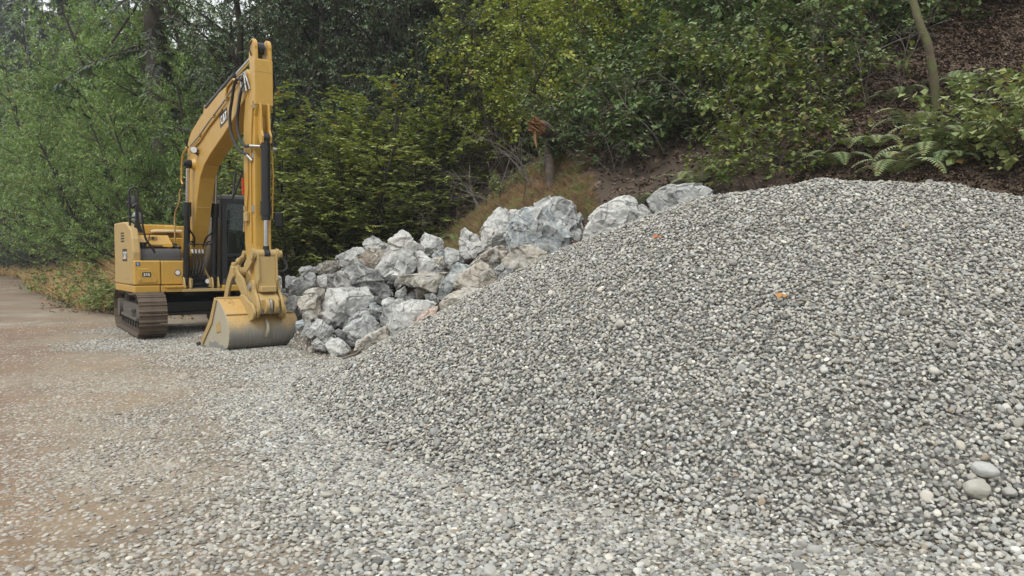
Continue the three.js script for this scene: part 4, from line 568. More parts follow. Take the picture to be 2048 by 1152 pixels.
  { const P = (a, d, y) => { const [x, z] = spotAt(a, d); return V(x, y, z); };
    limbThing('mossy_trunk', 'mossy crooked trunk on the leaf littered slope', 'tree trunk', [P(0.556, 12.6, baseHeight(...spotAt(0.556, 12.6)) - 0.15), P(0.543, 12.5, 4.95), P(0.528, 12.55, 5.45), P(0.517, 12.65, 5.95), P(0.49, 12.9, 6.9), P(0.46, 13.2, 7.8)], 0.075, 0.045, barkMoss, 'moss');
    limbThing('fallen_branch', 'dark crooked branch lying in the leaf litter', 'branch', [0, 0.2, 0.4, 0.6, 0.8, 1].map((t) => { const [x, z] = spotAt(0.59 - 0.012 * Math.sin(t * 4) + 0.03 * t * t, 11.9 + 0.95 * t); return V(x, baseHeight(x, z) + 0.05 + 0.05 * Math.sin(t * 7), z); }), 0.045, 0.02, woodMaterials.dark, 6);
    limbThing('bark_stick', 'pale bent stick lying against the layered buff rock', 'stick', [V(-2.56, 0.06, -11.45), V(-2.36, 0.13, -11.4), V(-2.24, 0.22, -11.42), V(-2.2, 0.33, -11.45)], 0.02, 0.01, woodMaterials.grey, 6);
    limbThing('thin_twig', 'thin dark twig leaning on the buff slab', 'twig', [V(-1.17, 0.95, -11.7), V(-1.09, 0.75, -11.55), V(-1.06, 0.6, -11.5), V(-1.06, 0.5, -11.5)], 0.012, 0.008, woodMaterials.dark, 5);
    limbThing('hanging_bough', 'bare dark drooping bough beside the tall fir', 'branch', [P(-0.475, 28, 11.6), P(-0.49, 28, 10.6), P(-0.52, 28, 9.4), P(-0.545, 28, 8.6), P(-0.565, 28, 8.0)], 0.07, 0.015, woodMaterials.dark, 6); }
}

// ---------- excavator: local x to the cab side, y up, z ahead ----------
function buildExcavator() {
  const grime = noiseTexture(512, (u, v) => { const n = tiled(u, v, 5, 5), f = tiled(u, v, 40, 2, 3), s = tiled(u, v * 0.25, 30, 2, 6), k = clamp(0.93 + 0.16 * n + 0.05 * f + 0.06 * s, 0, 1); const d = sstep(0.12, 0.45, tiled(u, v, 8, 4, 9)) * 0.3; return [lerp(k, 0.86, d), lerp(k, 0.9, d), lerp(k, 1, d)]; });
  const rough = noiseTexture(256, (u, v) => { const k = clamp(0.55 + 0.5 * tiled(u, v, 9, 4), 0, 1); return [k, k, k]; });
  const yellow = new THREE.MeshPhysicalMaterial({ color: lin(0.52, 0.305, 0.05), map: grime, roughnessMap: rough, roughness: 0.75, clearcoat: 0.25, clearcoatRoughness: 0.35 });
  const dustYellow = new THREE.MeshPhysicalMaterial({ color: lin(0.43, 0.30, 0.115), map: grime, roughness: 0.65, clearcoat: 0.1, clearcoatRoughness: 0.5 });
  const black = new THREE.MeshStandardMaterial({ color: lin(0.014, 0.014, 0.015), map: grime, roughness: 0.4 });
  const charcoal = new THREE.MeshStandardMaterial({ color: lin(0.06, 0.06, 0.06), map: grime, roughness: 0.7 });
  const dusty = new THREE.MeshStandardMaterial({ color: lin(0.105, 0.092, 0.075), map: grime, roughness: 0.8 });
  const rubber = new THREE.MeshStandardMaterial({ color: lin(0.03, 0.03, 0.03), roughness: 0.75 });
  const chrome = new THREE.MeshStandardMaterial({ color: lin(0.62, 0.62, 0.62), metalness: 1, roughness: 0.16 });
  const steel = new THREE.MeshStandardMaterial({ color: lin(0.40, 0.39, 0.36), metalness: 0.7, roughness: 0.45, map: grime });
  const rust = noiseTexture(512, (u, v) => { const n = tiled(u, v, 6, 5), f = tiled(u, v, 34, 3, 4), k = clamp(0.62 + 0.5 * n + 0.35 * f, 0, 1); return [k, k * 0.95, k * 0.88]; });
  const trackMat = new THREE.MeshStandardMaterial({ color: lin(0.18, 0.142, 0.108), map: rust, roughness: 0.85, metalness: 0.15 });
  const trackDark = new THREE.MeshStandardMaterial({ color: lin(0.10, 0.08, 0.062), map: rust, roughness: 0.85 });
  const glass = new THREE.MeshPhysicalMaterial({ color: lin(0.55, 0.66, 0.60), transmission: 1, thickness: 0, roughness: 0.03, ior: 1.5 });
  const white = new THREE.MeshStandardMaterial({ color: lin(0.75, 0.75, 0.72), roughness: 0.6 });
  const red = new THREE.MeshStandardMaterial({ color: lin(0.5, 0.03, 0.02), roughness: 0.5 });
  const lens = new THREE.MeshPhysicalMaterial({ color: lin(0.7, 0.7, 0.7), roughness: 0.15, clearcoat: 1 });

  const X = new THREE.Group(); X.name = 'excavator'; X.position.set(-7.05, 0.02, -16.53); X.rotation.y = 37 * Math.PI / 180;
  tag(X, 'yellow tracked excavator parked with its bucket resting on the gravel', 'excavator');
  const P = (name, g, m, parent = X, label) => { const o = mesh(name, g, m, parent); if (label) o.userData.label = label; return o; };
  const box = (u0, u1, h0, h1, v0, v1, r = 0.012) => new RoundedBoxGeometry(u1 - u0, h1 - h0, v1 - v0, 2, Math.min(r, (u1 - u0) / 2.1, (h1 - h0) / 2.1, (v1 - v0) / 2.1)).translate((u0 + u1) / 2, (h0 + h1) / 2, (v0 + v1) / 2);
  const ext = (pts, u0, u1, bevel = 0.008, holes = []) => { // side profile [ahead, up] pushed across
    const s = new THREE.Shape(pts.map(([a, b]) => new THREE.Vector2(a, b))); for (const h of holes) s.holes.push(new THREE.Path(h.map(([a, b]) => new THREE.Vector2(a, b))));
    const g = new THREE.ExtrudeGeometry(s, { depth: u1 - u0 - 2 * bevel, bevelEnabled: bevel > 0, bevelThickness: bevel, bevelSize: bevel, bevelOffset: -bevel, bevelSegments: 2, curveSegments: 8 });
    return g.rotateY(-Math.PI / 2).translate(u1 - bevel, 0, 0);
  };
  const round = (pts, steps = 6) => new THREE.SplineCurve(pts.map(([a, b]) => new THREE.Vector2(a, b))).getPoints(pts.length * steps).map((p) => [p.x, p.y]);
  const rod = (a, b, r, r2 = r, seg = 16) => { const A = V(...a), B = V(...b), d = B.clone().sub(A), g = new THREE.CylinderGeometry(r2, r, d.length(), seg); g.applyQuaternion(new THREE.Quaternion().setFromUnitVectors(V(0, 1, 0), d.clone().normalize())); const c = A.add(B).multiplyScalar(0.5); return g.translate(c.x, c.y, c.z); };
  const tube = (pts, r, n = 40) => new THREE.TubeGeometry(new THREE.CatmullRomCurve3(pts.map((p) => V(...p)), false, 'centripetal'), n, r, 8, false);
  const bent = (pts, r) => { // straight runs with tight rounded corners
    const c = new THREE.CurvePath(), q = pts.map((p) => V(...p)); let from = q[0];
    for (let i = 1; i < q.length - 1; i++) { const k = Math.min(0.07, q[i].distanceTo(q[i - 1]) * 0.4, q[i].distanceTo(q[i + 1]) * 0.4), a = q[i].clone().lerp(q[i - 1], k / q[i].distanceTo(q[i - 1])), b = q[i].clone().lerp(q[i + 1], k / q[i].distanceTo(q[i + 1])); c.add(new THREE.LineCurve3(from, a)); c.add(new THREE.QuadraticBezierCurve3(a, q[i], b)); from = b; }
    c.add(new THREE.LineCurve3(from, q[q.length - 1])); return new THREE.TubeGeometry(c, 14 * pts.length, r, 8, false);
  };
  const merge = (...g) => mergeGeometries(g.map((x) => { const y = x.index ? x.toNonIndexed() : x; for (const k of Object.keys(y.attributes)) if (!['position', 'normal', 'uv'].includes(k)) y.deleteAttribute(k); return y; }));
  const decal = (w, h, draw, px = 512) => { const c = document.createElement('canvas'); c.width = px; c.height = Math.max(16, Math.round(px * h / w)); const x = c.getContext('2d'); draw(x, c.width, c.height); const t = new THREE.CanvasTexture(c); t.colorSpace = THREE.SRGBColorSpace; return t; };

  // ----- tracks -----
  const R = 0.40, HC = 0.445, L = 1.48, S0 = 2 * L, S1 = Math.PI * R, loop = 2 * S0 + 2 * S1, shoes = 44, pitch = loop / shoes;
  const onLoop = (s) => { s = ((s % loop) + loop) % loop; if (s < S0) return [L - s, HC - R, 0, -1, Math.PI]; s -= S0; if (s < S1) { const a = s / R; return [-L - R * Math.sin(a), HC - R * Math.cos(a), -Math.sin(a), -Math.cos(a)]; } s -= S1; if (s < S0) return [-L + s, HC + R - 0.035 * Math.sin(s / S0 * Math.PI * 2) ** 2, 0, 1]; s -= S0; const a = s / R; return [L + R * Math.sin(a), HC + R * Math.cos(a), Math.sin(a), Math.cos(a)]; };
  // shoe: plate with three low bars, lapping the next one
  const w2 = pitch / 2, shoeShape = [[-w2 + 0.002, 0], [-w2 + 0.002, 0.03], [-w2 + 0.012, 0.036], [-w2 + 0.03, 0.034], [-w2 + 0.046, 0.015], [w2 - 0.075, 0.013], [w2 - 0.05, 0.03], [w2 - 0.03, 0.03], [w2 - 0.022, 0.012], [w2 - 0.006, 0.01], [w2 - 0.006, 0]];
  const shoeGeo = ext(shoeShape, -0.25, 0.25, 0.002), padGeo = merge(box(-0.13, -0.03, -0.07, 0.0, -0.05, 0.05, 0.006), box(0.03, 0.13, -0.07, 0.0, -0.05, 0.05, 0.006));
  for (const side of [-1, 1]) {
    const T = new THREE.Group(); T.name = 'track'; T.rotation.y = -3 * Math.PI / 180; T.position.set(side * 0.995, 0, 0); X.add(T); // undercarriage stands three degrees off the upper works
    T.position.set(side * 0.995 * Math.cos(-T.rotation.y), 0, side * 0.995 * Math.sin(-T.rotation.y));
    for (let i = 0; i < shoes; i++) { const [v, h, nv, nh] = onLoop(i * pitch + (side > 0 ? 0.04 : 0)); const o = P('track_shoe', shoeGeo, trackMat, T); o.position.set(0, h, v); o.rotation.x = Math.atan2(nv, nh); if (i % 3 === 0 && false) P('link', padGeo, trackDark, o); }
    const chain = []; for (let i = 0; i < shoes * 2; i++) { const [v, h, nv, nh] = onLoop(i * pitch / 2), g = box(-0.12, -0.075, -0.085, 0.005, -0.055, 0.055, 0.01), g2 = box(0.075, 0.12, -0.085, 0.005, -0.055, 0.055, 0.01); for (const q of [g, g2]) { q.rotateX(Math.atan2(nv, nh)); q.translate(0, h, v); chain.push(q); } }
    const ch = P('track_chain', merge(...chain), trackDark, T); ch.userData.kind = 'stuff';
    P('track_frame', merge(ext([[-1.15, 0.28], [1.15, 0.28], [1.22, 0.36], [1.18, 0.56], [0.9, 0.62], [-0.9, 0.62], [-1.2, 0.55]], -0.15, 0.15, 0.01), box(-0.2, 0.2, 0.30, 0.36, -1.1, 1.1)), dusty, T);
    P('idler', merge(rod([-0.07, HC, L], [0.07, HC, L], 0.31, 0.31, 28), rod([-0.15, HC, L], [0.15, HC, L], 0.09)), dusty, T);
    P('idler_yoke', merge(box(-0.17, -0.12, HC - 0.08, HC + 0.08, 0.95, L + 0.12, 0.02), box(0.12, 0.17, HC - 0.08, HC + 0.08, 0.95, L + 0.12, 0.02)), dusty, T);
    P('sprocket', merge(rod([-0.06, HC, -L], [0.06, HC, -L], 0.30, 0.30, 24), rod([-0.2, HC, -L], [0.2, HC, -L], 0.2)), dusty, T);
    for (let i = 0; i < 7; i++) P('track_roller', rod([-0.13, 0.2, -1.08 + i * 0.36], [0.13, 0.2, -1.08 + i * 0.36], 0.075), trackDark, T);
    for (const v of [-0.55, 0.55]) P('carrier_roller', rod([-0.12, 0.70, v], [0.12, 0.70, v], 0.06), trackDark, T);
    P('step_bracket', box(side * 0.2 - 0.04, side * 0.2 + 0.04, 0.46, 0.52, 0.25, 0.75, 0.01), dusty, T);
  }
  P('car_body', merge(box(-0.78, 0.78, 0.42, 0.66, -0.75, 0.75, 0.04), ext([[-0.62, 0.6], [0.62, 0.6], [0.52, 0.80], [-0.52, 0.80]], -0.62, 0.62, 0.02)), black);
  P('swing_bearing', rod([0, 0.76, 0], [0, 0.87, 0], 0.58, 0.58, 40), black);
  P('belly_plate', box(-0.7, 0.7, 0.36, 0.43, -0.6, 0.7, 0.02), charcoal);
  // gravel caught on the cross beam belongs to the loose gravel around

  // ----- upper frame -----
  P('deck', merge(box(-1.24, 1.26, 0.86, 0.95, -1.05, 1.1, 0.02), box(-0.42, 0.38, 0.86, 0.93, 1.0, 1.24, 0.015)), charcoal);
  P('side_skirt', merge(box(-1.285, -0.82, 0.865, 1.005, 1.02, 1.155, 0.02), box(-1.29, -1.2, 0.865, 1.005, -0.85, 1.1, 0.02)), yellow);
  P('front_skirt', box(-0.805, -0.36, 0.87, 1.0, 1.0, 1.15, 0.015), yellow);
  P('step', merge(box(-0.72, -0.34, 0.955, 0.985, 1.1, 1.27, 0.008), box(-0.70, -0.36, 0.87, 0.955, 1.1, 1.24, 0.01), ...[0, 1, 2, 3, 4, 5].map((i) => box(-0.69 + i * 0.055, -0.66 + i * 0.055, 0.985, 0.996, 1.12, 1.26, 0.003))), yellow);
  // storage boxes with a shallow pressed panel
  const doorA = P('box_door', merge(box(-1.285, -0.80, 1.015, 1.50, 0.55, 1.145, 0.03)), yellow);
  P('pressed_panel', (() => { const s = new THREE.Shape([[-1.21, 1.07], [-0.90, 1.07], [-0.88, 1.11], [-0.98, 1.29], [-1.03, 1.33], [-1.21, 1.33]].map(([a, b]) => new THREE.Vector2(a, b))); return new THREE.ExtrudeGeometry(s, { depth: 0.004, bevelEnabled: true, bevelThickness: 0.012, bevelSize: 0.014, bevelSegments: 3 }).translate(0, 0, 1.142); })(), yellow, doorA);
  P('latch', rod([-1.19, 1.12, 1.150], [-1.19, 1.12, 1.168], 0.03, 0.026), dustYellow, doorA);
  P('door_badge', new THREE.ShapeGeometry((() => { const s = new THREE.Shape(); s.absellipse(-1.055, 1.225, 0.10, 0.062, 0, 6.2832); return s; })()).translate(0, 0, 1.1625), black, doorA);
  const num = decal(0.2, 0.11, (x, w, h) => { x.fillStyle = '#060606'; x.fillRect(0, 0, w, h); x.fillStyle = '#f4f4f0'; x.font = 'bold ' + Math.round(h * 0.86) + 'px sans-serif'; x.textAlign = 'center'; x.textBaseline = 'middle'; x.fillText('315', w / 2, h * 0.54); });
  P('door_number', new THREE.PlaneGeometry(0.155, 0.085).translate(-1.065, 1.225, 1.1655), new THREE.MeshStandardMaterial({ map: num, roughness: 0.5 }), doorA);
  const info = decal(0.09, 0.08, (x, w, h) => { x.fillStyle = '#23406e'; x.fillRect(0, 0, w, h); x.fillStyle = '#e8eef5'; x.font = 'bold ' + Math.round(h * 0.3) + 'px sans-serif'; x.textAlign = 'center'; x.fillText('NEXT', w / 2, h * 0.42); x.fillText('GEN', w / 2, h * 0.8); }, 128);
  P('blue_sticker', new THREE.PlaneGeometry(0.08, 0.075).translate(-1.215, 1.435, 1.148), new THREE.MeshStandardMaterial({ map: info, roughness: 0.5 }), doorA);
  const doorB = P('box_door', box(-0.792, -0.345, 1.015, 1.495, 0.55, 1.14, 0.025), yellow);
  P('lamp_bezel', rod([-0.485, 1.255, 1.135], [-0.485, 1.255, 1.15], 0.06, 0.06, 20), charcoal, doorB); P('lamp_lens', rod([-0.485, 1.255, 1.145], [-0.485, 1.255, 1.156], 0.048, 0.044, 20), lens, doorB);
  P('box_plinth', box(-1.28, -0.35, 0.95, 1.015, 0.6, 1.12, 0.005), black);
  // right side body panel and tail
  const sideProfile = [[-0.86, 1.01], [0.60, 1.01], [1.0, 1.02], [1.04, 1.2], [1.06, 1.66], [0.98, 1.93], [0.84, 2.12], [0.5, 2.24], [0.16, 2.29], [-0.86, 2.29]];
  const sidePanel = P('side_panel', ext(sideProfile, -1.29, -1.14, 0.03), dustYellow);
  const catArt = (w, h) => decal(w, h, (x, W, H) => { x.fillStyle = '#2b2a28'; x.fillRect(0, 0, W, H); x.fillStyle = '#f3f2ee'; x.font = 'bold ' + Math.round(H * 0.82) + 'px sans-serif'; x.textAlign = 'center'; x.textBaseline = 'middle'; x.save(); x.translate(W / 2, H * 0.53); x.scale(1.05, 1); x.fillText('CAT', 0, 0); x.restore(); x.fillStyle = '#d9a01c'; x.beginPath(); x.moveTo(W * 0.5, H * 0.60); x.lineTo(W * 0.40, H * 0.86); x.lineTo(W * 0.60, H * 0.86); x.closePath(); x.fill(); });
  const catTex = catArt(0.46, 0.24), catMat = new THREE.MeshStandardMaterial({ map: catTex, roughness: 0.5 });
  { const o = P('maker_sign', new THREE.PlaneGeometry(0.46, 0.25), catMat, sidePanel); o.position.set(-1.293, 1.61, 0.28); o.rotation.y = -Math.PI / 2; }
  for (let i = 0; i < 4; i++) { const o = P('vent_slot', box(-1.296, -1.285, 1.88 + i * 0.055, 1.91 + i * 0.055, -0.1, 0.25, 0.004), black, sidePanel); }
  P('tail_panel', box(-1.296, -1.286, 1.12, 1.2, 0.25, 0.62, 0.003), dustYellow, sidePanel);
  const tail = new THREE.Shape(); tail.moveTo(-1.28, 0.85); tail.lineTo(1.26, 0.85); tail.lineTo(1.26, 0.9); tail.absarc(0, 0, 1.47, 0.72, Math.PI - 0.72, false); tail.closePath();
  P('counterweight', new THREE.ExtrudeGeometry(tail, { depth: 1.15, bevelEnabled: true, bevelThickness: 0.05, bevelSize: 0.04, bevelOffset: -0.04, bevelSegments: 3, curveSegments: 24 }).rotateX(-Math.PI / 2).translate(0, 0.98, 0), yellow);
  P('rear_hood', merge(box(-1.15, -0.12, 1.9, 2.28, -1.0, -0.62, 0.03), box(-0.32, 0.25, 1.9, 2.26, -1.02, -0.6, 0.03)), yellow);
  P('hood_lid', box(-0.62, -0.05, 2.1, 2.16, -0.6, -0.2, 0.02), new THREE.MeshStandardMaterial({ color: lin(0.72, 0.62, 0.42), map: grime, roughness: 0.7 }), X, 'pale dusty lid');
  P('engine_cover', merge(box(-1.12, -0.38, 1.0, 2.06, -0.64, 0.02, 0.02), box(-0.4, 0.3, 1.0, 1.98, -0.64, -0.1, 0.02)), yellow);
  const lid = P('access_cover', ext([[0.02, 1.78], [0.52, 1.78], [0.50, 1.84], [0.06, 2.05], [0.02, 2.05]], -1.10, -0.42, 0.012), yellow);
  P('cover_seal', box(-1.1, -0.40, 2.045, 2.06, -0.02, 0.1, 0.004), black, lid); P('latch', merge(box(-0.86, -0.68, 1.92, 2.0, 0.22, 0.34, 0.01)), dustYellow, lid); P('lock', rod([-0.77, 1.95, 0.32], [-0.77, 1.975, 0.36], 0.025), black, lid); P('label_plate', box(-0.9, -0.62, 1.79, 1.81, 0.50, 0.53, 0.003), black, lid);
  P('tank', ext(round([[0.52, 1.05], [0.95, 1.05], [1.0, 1.3], [0.98, 1.6], [0.9, 1.72], [0.72, 1.74], [0.53, 1.70]], 4), -1.16, -0.36, 0.025), charcoal);
  P('tank_top_step', box(-0.98, -0.34, 1.62, 1.74, 0.3, 0.70, 0.015), yellow);
  P('filler_cap', merge(rod([-1.04, 1.70, 0.75], [-1.04, 1.83, 0.75], 0.07), rod([-1.04, 1.83, 0.75], [-1.04, 1.86, 0.75], 0.09)), black);
  P('engine_bits', merge(rod([-0.38, 1.5, 0.2], [-0.3, 1.85, 0.15], 0.05), box(-0.42, -0.26, 1.5, 1.72, 0.1, 0.4, 0.03), rod([-0.4, 1.8, 0.3], [-0.28, 1.76, 0.5], 0.035)), black);
  // handrails and mirrors
  P('handrail', bent([[-1.24, 2.1, 0.6], [-1.25, 2.88, 0.6], [-1.22, 2.95, 0.6], [-1.12, 2.98, 0.6], [-1.09, 2.93, 0.6], [-1.11, 2.55, 0.62]], 0.022), black);
  P('handrail', bent([[-1.25, 2.57, 0.93], [-1.17, 2.63, 0.95], [-1.09, 2.46, 0.95], [-1.08, 2.2, 0.95], [-1.03, 1.93, 0.95], [-0.87, 1.69, 0.95], [-0.86, 1.5, 0.95]], 0.02), black);
  P('handrail_crossbar', rod([-1.30, 2.36, 0.6], [-1.1, 2.37, 0.66], 0.018), black);
  P('mirror_post', (() => { const s = new THREE.Shape([[-1.155, 2.60], [-1.105, 2.60], [-1.10, 2.28], [-1.05, 2.12], [-1.02, 2.06], [-1.24, 2.06], [-1.19, 2.14], [-1.16, 2.3]].map(([a, b]) => new THREE.Vector2(a, b))); return new THREE.ExtrudeGeometry(s, { depth: 0.03, bevelEnabled: true, bevelSize: 0.006, bevelThickness: 0.006, bevelSegments: 1 }).translate(0, 0, 0.7); })(), black);
  const dome = (cx, cy, cz, rx, ry, rz) => new THREE.SphereGeometry(1, 18, 12).scale(rx, ry, rz).translate(cx, cy, cz);
  P('mirror', merge(dome(-1.17, 2.68, 0.55, 0.085, 0.14, 0.07), rod([-1.30, 2.66, 0.6], [-1.22, 2.68, 0.58], 0.03)), charcoal);
  P('mirror', dome(-0.96, 2.40, -0.2, 0.10, 0.13, 0.07), new THREE.MeshStandardMaterial({ color: lin(0.2, 0.21, 0.22), roughness: 0.35 }), X, 'small grey round mirror');
  P('wire_loop', bent([[-1.13, 2.0, 0.75], [-1.13, 1.86, 0.78], [-0.93, 1.86, 0.78], [-0.92, 2.04, 0.75]], 0.008), black);
  // boom foot and front gear
  P('boom_bracket', merge(ext([[-0.1, 0.95], [1.2, 0.95], [1.22, 1.12], [1.0, 1.2], [0.45, 1.55], [0.2, 1.62], [0.0, 1.5]], -0.255, -0.215, 0.006), ext([[-0.1, 0.95], [1.2, 0.95], [1.22, 1.12], [1.0, 1.2], [0.45, 1.55], [0.2, 1.62], [0.0, 1.5]], 0.115, 0.155, 0.006), box(-0.24, 0.14, 0.95, 1.3, 0.0, 0.3, 0.01)), dustYellow);
  for (const u of [-0.395, -0.285, 0.155, 0.27]) P('cylinder_lug', ext(round([[0.98, 0.92], [1.26, 0.92], [1.24, 1.08], [1.17, 1.17], [1.07, 1.15], [1.0, 1.06]], 4), u, u + 0.03, 0.004), dustYellow);
  P('front_plate', box(-0.43, 0.36, 0.865, 0.925, 1.05, 1.27, 0.01), dustYellow);
  P('valve_block', merge(box(-0.22, 0.12, 0.94, 1.2, 0.75, 1.02, 0.02), rod([-0.24, 1.0, 1.02], [0.14, 1.0, 1.02], 0.03)), black);
  for (const u of [-0.25, 0.09]) { const o = P('work_lamp', rod([u, 1.07, 1.05], [u, 1.07, 1.16], 0.055, 0.06, 18), black); P('lamp_lens', rod([u, 1.07, 1.155], [u, 1.07, 1.172], 0.05, 0.046, 18), lens, o); }
  for (let i = 0; i < 4; i++) { const u = -0.175 + i * 0.066; const o = P('hydraulic_hose', tube([[u, 1.78, 1.02], [u - 0.004, 1.6, 1.12], [u - 0.01, 1.42, 1.2], [u - 0.03 - 0.012 * i, 1.25, 1.2], [u - 0.07, 1.12, 1.1], [u - 0.08, 1.02, 1.0]], 0.017), rubber); P('fitting', merge(rod([u, 1.72, 1.05], [u, 1.64, 1.10], 0.021, 0.019)), white, o); }
  P('pipe_bar', merge(rod([-0.34, 1.83, 1.2], [0.24, 1.83, 1.2], 0.014), bent([[-0.3, 2.55, 1.42], [-0.3, 2.12, 1.36], [-0.16, 1.96, 1.2], [-0.14, 1.78, 1.08]], 0.016), bent([[0.2, 2.55, 1.42], [0.2, 2.12, 1.36], [0.06, 1.96, 1.2], [0.03, 1.78, 1.08]], 0.016), bent([[-0.31, 1.15, 1.22], [-0.31, 1.78, 1.3], [-0.24, 1.9, 1.26], [-0.17, 1.86, 1.12], [-0.17, 1.78, 1.06]], 0.014), bent([[0.21, 1.15, 1.22], [0.21, 1.78, 1.3], [0.14, 1.9, 1.26], [0.09, 1.86, 1.12], [0.09, 1.78, 1.06]], 0.014)), black);

  // ----- cab -----
  const cab = new THREE.Group(); cab.name = 'cab'; X.add(cab);
  const u0 = 0.37, u1 = 1.30, v0 = -0.45, v1 = 1.28;
  P('cab_base', merge(box(u0, u1, 0.98, 1.12, v0, v1, 0.02), box(u0 + 0.01, u1 - 0.01, 1.1, 1.2, v1 - 0.5, v1 - 0.02, 0.02)), charcoal, cab);
  P('cab_sill', box(u0 - 0.02, u1, 0.86, 0.99, 0.95, v1 + 0.02, 0.02), yellow, cab);
  P('cab_roof', merge(ext([[v0, 2.74], [v1 - 0.05, 2.74], [v1 - 0.01, 2.77], [v1 - 0.08, 2.83], [0.6, 2.87], [v0 + 0.05, 2.85]], u0 + 0.01, u1 - 0.01, 0.03)), charcoal, cab);
  P('roof_edge', box(u0 + 0.03, u1 - 0.03, 2.835, 2.862, -0.3, 1.13, 0.012), new THREE.MeshStandardMaterial({ color: lin(0.32, 0.31, 0.29), roughness: 0.8, map: grime }), cab);
  const ring = (a, b, c, d, t, rr) => { const s = new THREE.Shape(); s.moveTo(a, c); s.lineTo(b, c); s.lineTo(b, d); s.lineTo(a, d); s.closePath(); const h = new THREE.Path(), A = a + t, B = b - t, C = c + t, D = d - t; h.moveTo(A + rr, C); h.lineTo(B - rr, C); h.quadraticCurveTo(B, C, B, C + rr); h.lineTo(B, D - rr); h.quadraticCurveTo(B, D, B - rr, D); h.lineTo(A + rr, D); h.quadraticCurveTo(A, D, A, D - rr); h.lineTo(A, C + rr); h.quadraticCurveTo(A, C, A + rr, C); s.holes.push(h); return s; };
  const exO = { depth: 0.05, bevelEnabled: true, bevelThickness: 0.006, bevelSize: 0.006, bevelSegments: 1 };
  P('front_frame', merge(new THREE.ExtrudeGeometry(ring(u0, u1, 1.1, 2.78, 0.085, 0.08), exO).translate(0, 0, v1 - 0.06), box(u0 + 0.05, u1 - 0.05, 1.585, 1.64, v1 - 0.05, v1, 0.01)), black, cab);
  P('windscreen', box(u0 + 0.07, u1 - 0.07, 1.63, 2.71, v1 - 0.04, v1 - 0.034, 0.002), glass, cab); P('lower_windscreen', box(u0 + 0.07, u1 - 0.07, 1.17, 1.595, v1 - 0.04, v1 - 0.034, 0.002), glass, cab);
  P('inner_side_panel', merge(box(u0, u0 + 0.04, 1.1, 2.76, v0 + 0.05, v1 - 0.06, 0.012), box(u0 - 0.008, u0 + 0.03, 1.1, 1.9, v0 + 0.1, 0.2, 0.01)), new THREE.MeshStandardMaterial({ color: lin(0.20, 0.185, 0.155), map: grime, roughness: 0.5 }), cab, 'dusty brown grey side panel');
  P('pillar', merge(box(u0 - 0.012, u0 + 0.05, 1.06, 2.8, v1 - 0.16, v1 - 0.03, 0.02), box(u1 - 0.05, u1 + 0.01, 1.06, 2.8, v1 - 0.14, v1 - 0.03, 0.02), box(u1 - 0.05, u1 + 0.01, 1.06, 2.8, v0, v0 + 0.14, 0.02), box(u1 - 0.05, u1 + 0.01, 1.06, 2.8, 0.35, 0.45, 0.02)), black, cab);
  P('door', merge(box(u1 - 0.04, u1, 1.1, 1.75, v0 + 0.1, v1 - 0.1, 0.01)), charcoal, cab); P('side_window', box(u1 - 0.03, u1 - 0.024, 1.75, 2.74, v0 + 0.1, v1 - 0.1, 0.002), glass, cab); P('rear_window', box(u0 + 0.05, u1 - 0.05, 1.8, 2.7, v0 + 0.02, v0 + 0.026, 0.002), glass, cab); P('rear_wall', box(u0, u1, 1.1, 1.8, v0, v0 + 0.05, 0.01), charcoal, cab); P('rear_header', box(u0, u1, 2.66, 2.78, v0, v0 + 0.06, 0.01), black, cab);
  const seatMat = new THREE.MeshStandardMaterial({ color: lin(0.05, 0.05, 0.05), roughness: 0.9 });
  P('seat', merge(box(0.58, 1.08, 1.36, 1.52, 0.0, 0.52, 0.06), ext(round([[-0.1, 1.5], [0.06, 1.5], [0.02, 1.9], [-0.04, 2.16], [-0.14, 2.16], [-0.18, 1.8]], 4), 0.6, 1.06, 0.04), dome(0.83, 2.3, -0.08, 0.15, 0.12, 0.07), box(0.66, 1.0, 1.12, 1.38, 0.05, 0.45, 0.02)), seatMat, cab);
  P('control_console', merge(box(0.44, 0.58, 1.3, 1.66, 0.1, 0.55, 0.03), rod([0.5, 1.62, 0.5], [0.5, 1.84, 0.53], 0.02), box(1.1, 1.22, 1.3, 1.62, 0.1, 0.55, 0.03), rod([1.15, 1.62, 0.5], [1.15, 1.84, 0.53], 0.02)), seatMat, cab);
  P('cab_bolts', merge(...[1.35, 1.75, 2.2, 2.6].map((h) => rod([u0 - 0.02, h, v1 - 0.1], [u0 - 0.008, h, v1 - 0.1], 0.022, 0.022, 8)), ...[2.73].map((h) => rod([u0 + 0.06, h, v1], [u0 + 0.06, h, v1 + 0.012], 0.02, 0.02, 8))), black, cab);
  P('mirror_arm', merge(rod([u1, 2.46, v1 - 0.05], [1.42, 2.5, 1.38], 0.016), rod([u1, 2.2, v1 - 0.05], [1.42, 2.4, 1.38], 0.012)), black, cab);
  const cm = P('mirror', box(1.42, 1.60, 2.20, 2.53, 1.36, 1.44, 0.035), black, cab); P('mirror_glass', box(1.445, 1.575, 2.23, 2.50, 1.352, 1.36, 0.003), chrome, cm);
  P('wiper', rod([0.47, 1.7, v1 + 0.01], [0.52, 2.55, v1 + 0.02], 0.01), black, cab);

  // ----- boom -----
  const boomShape = [[0.30, 1.24], [0.62, 1.28], [0.98, 1.6], [1.32, 2.2], [1.56, 2.7], [1.8, 3.12], [2.1, 3.34], [2.55, 3.51], [3.35, 3.75], [4.0, 3.97], [4.55, 4.19], [4.80, 4.32], [4.88, 4.45], [4.85, 4.58], [4.72, 4.665], [4.1, 4.63], [3.2, 4.55], [1.9, 4.3], [1.2, 4.09], [0.97, 3.92], [0.88, 3.6], [0.84, 3.2], [0.72, 2.7], [0.45, 2.1], [0.12, 1.7], [0.05, 1.48], [0.14, 1.3]];
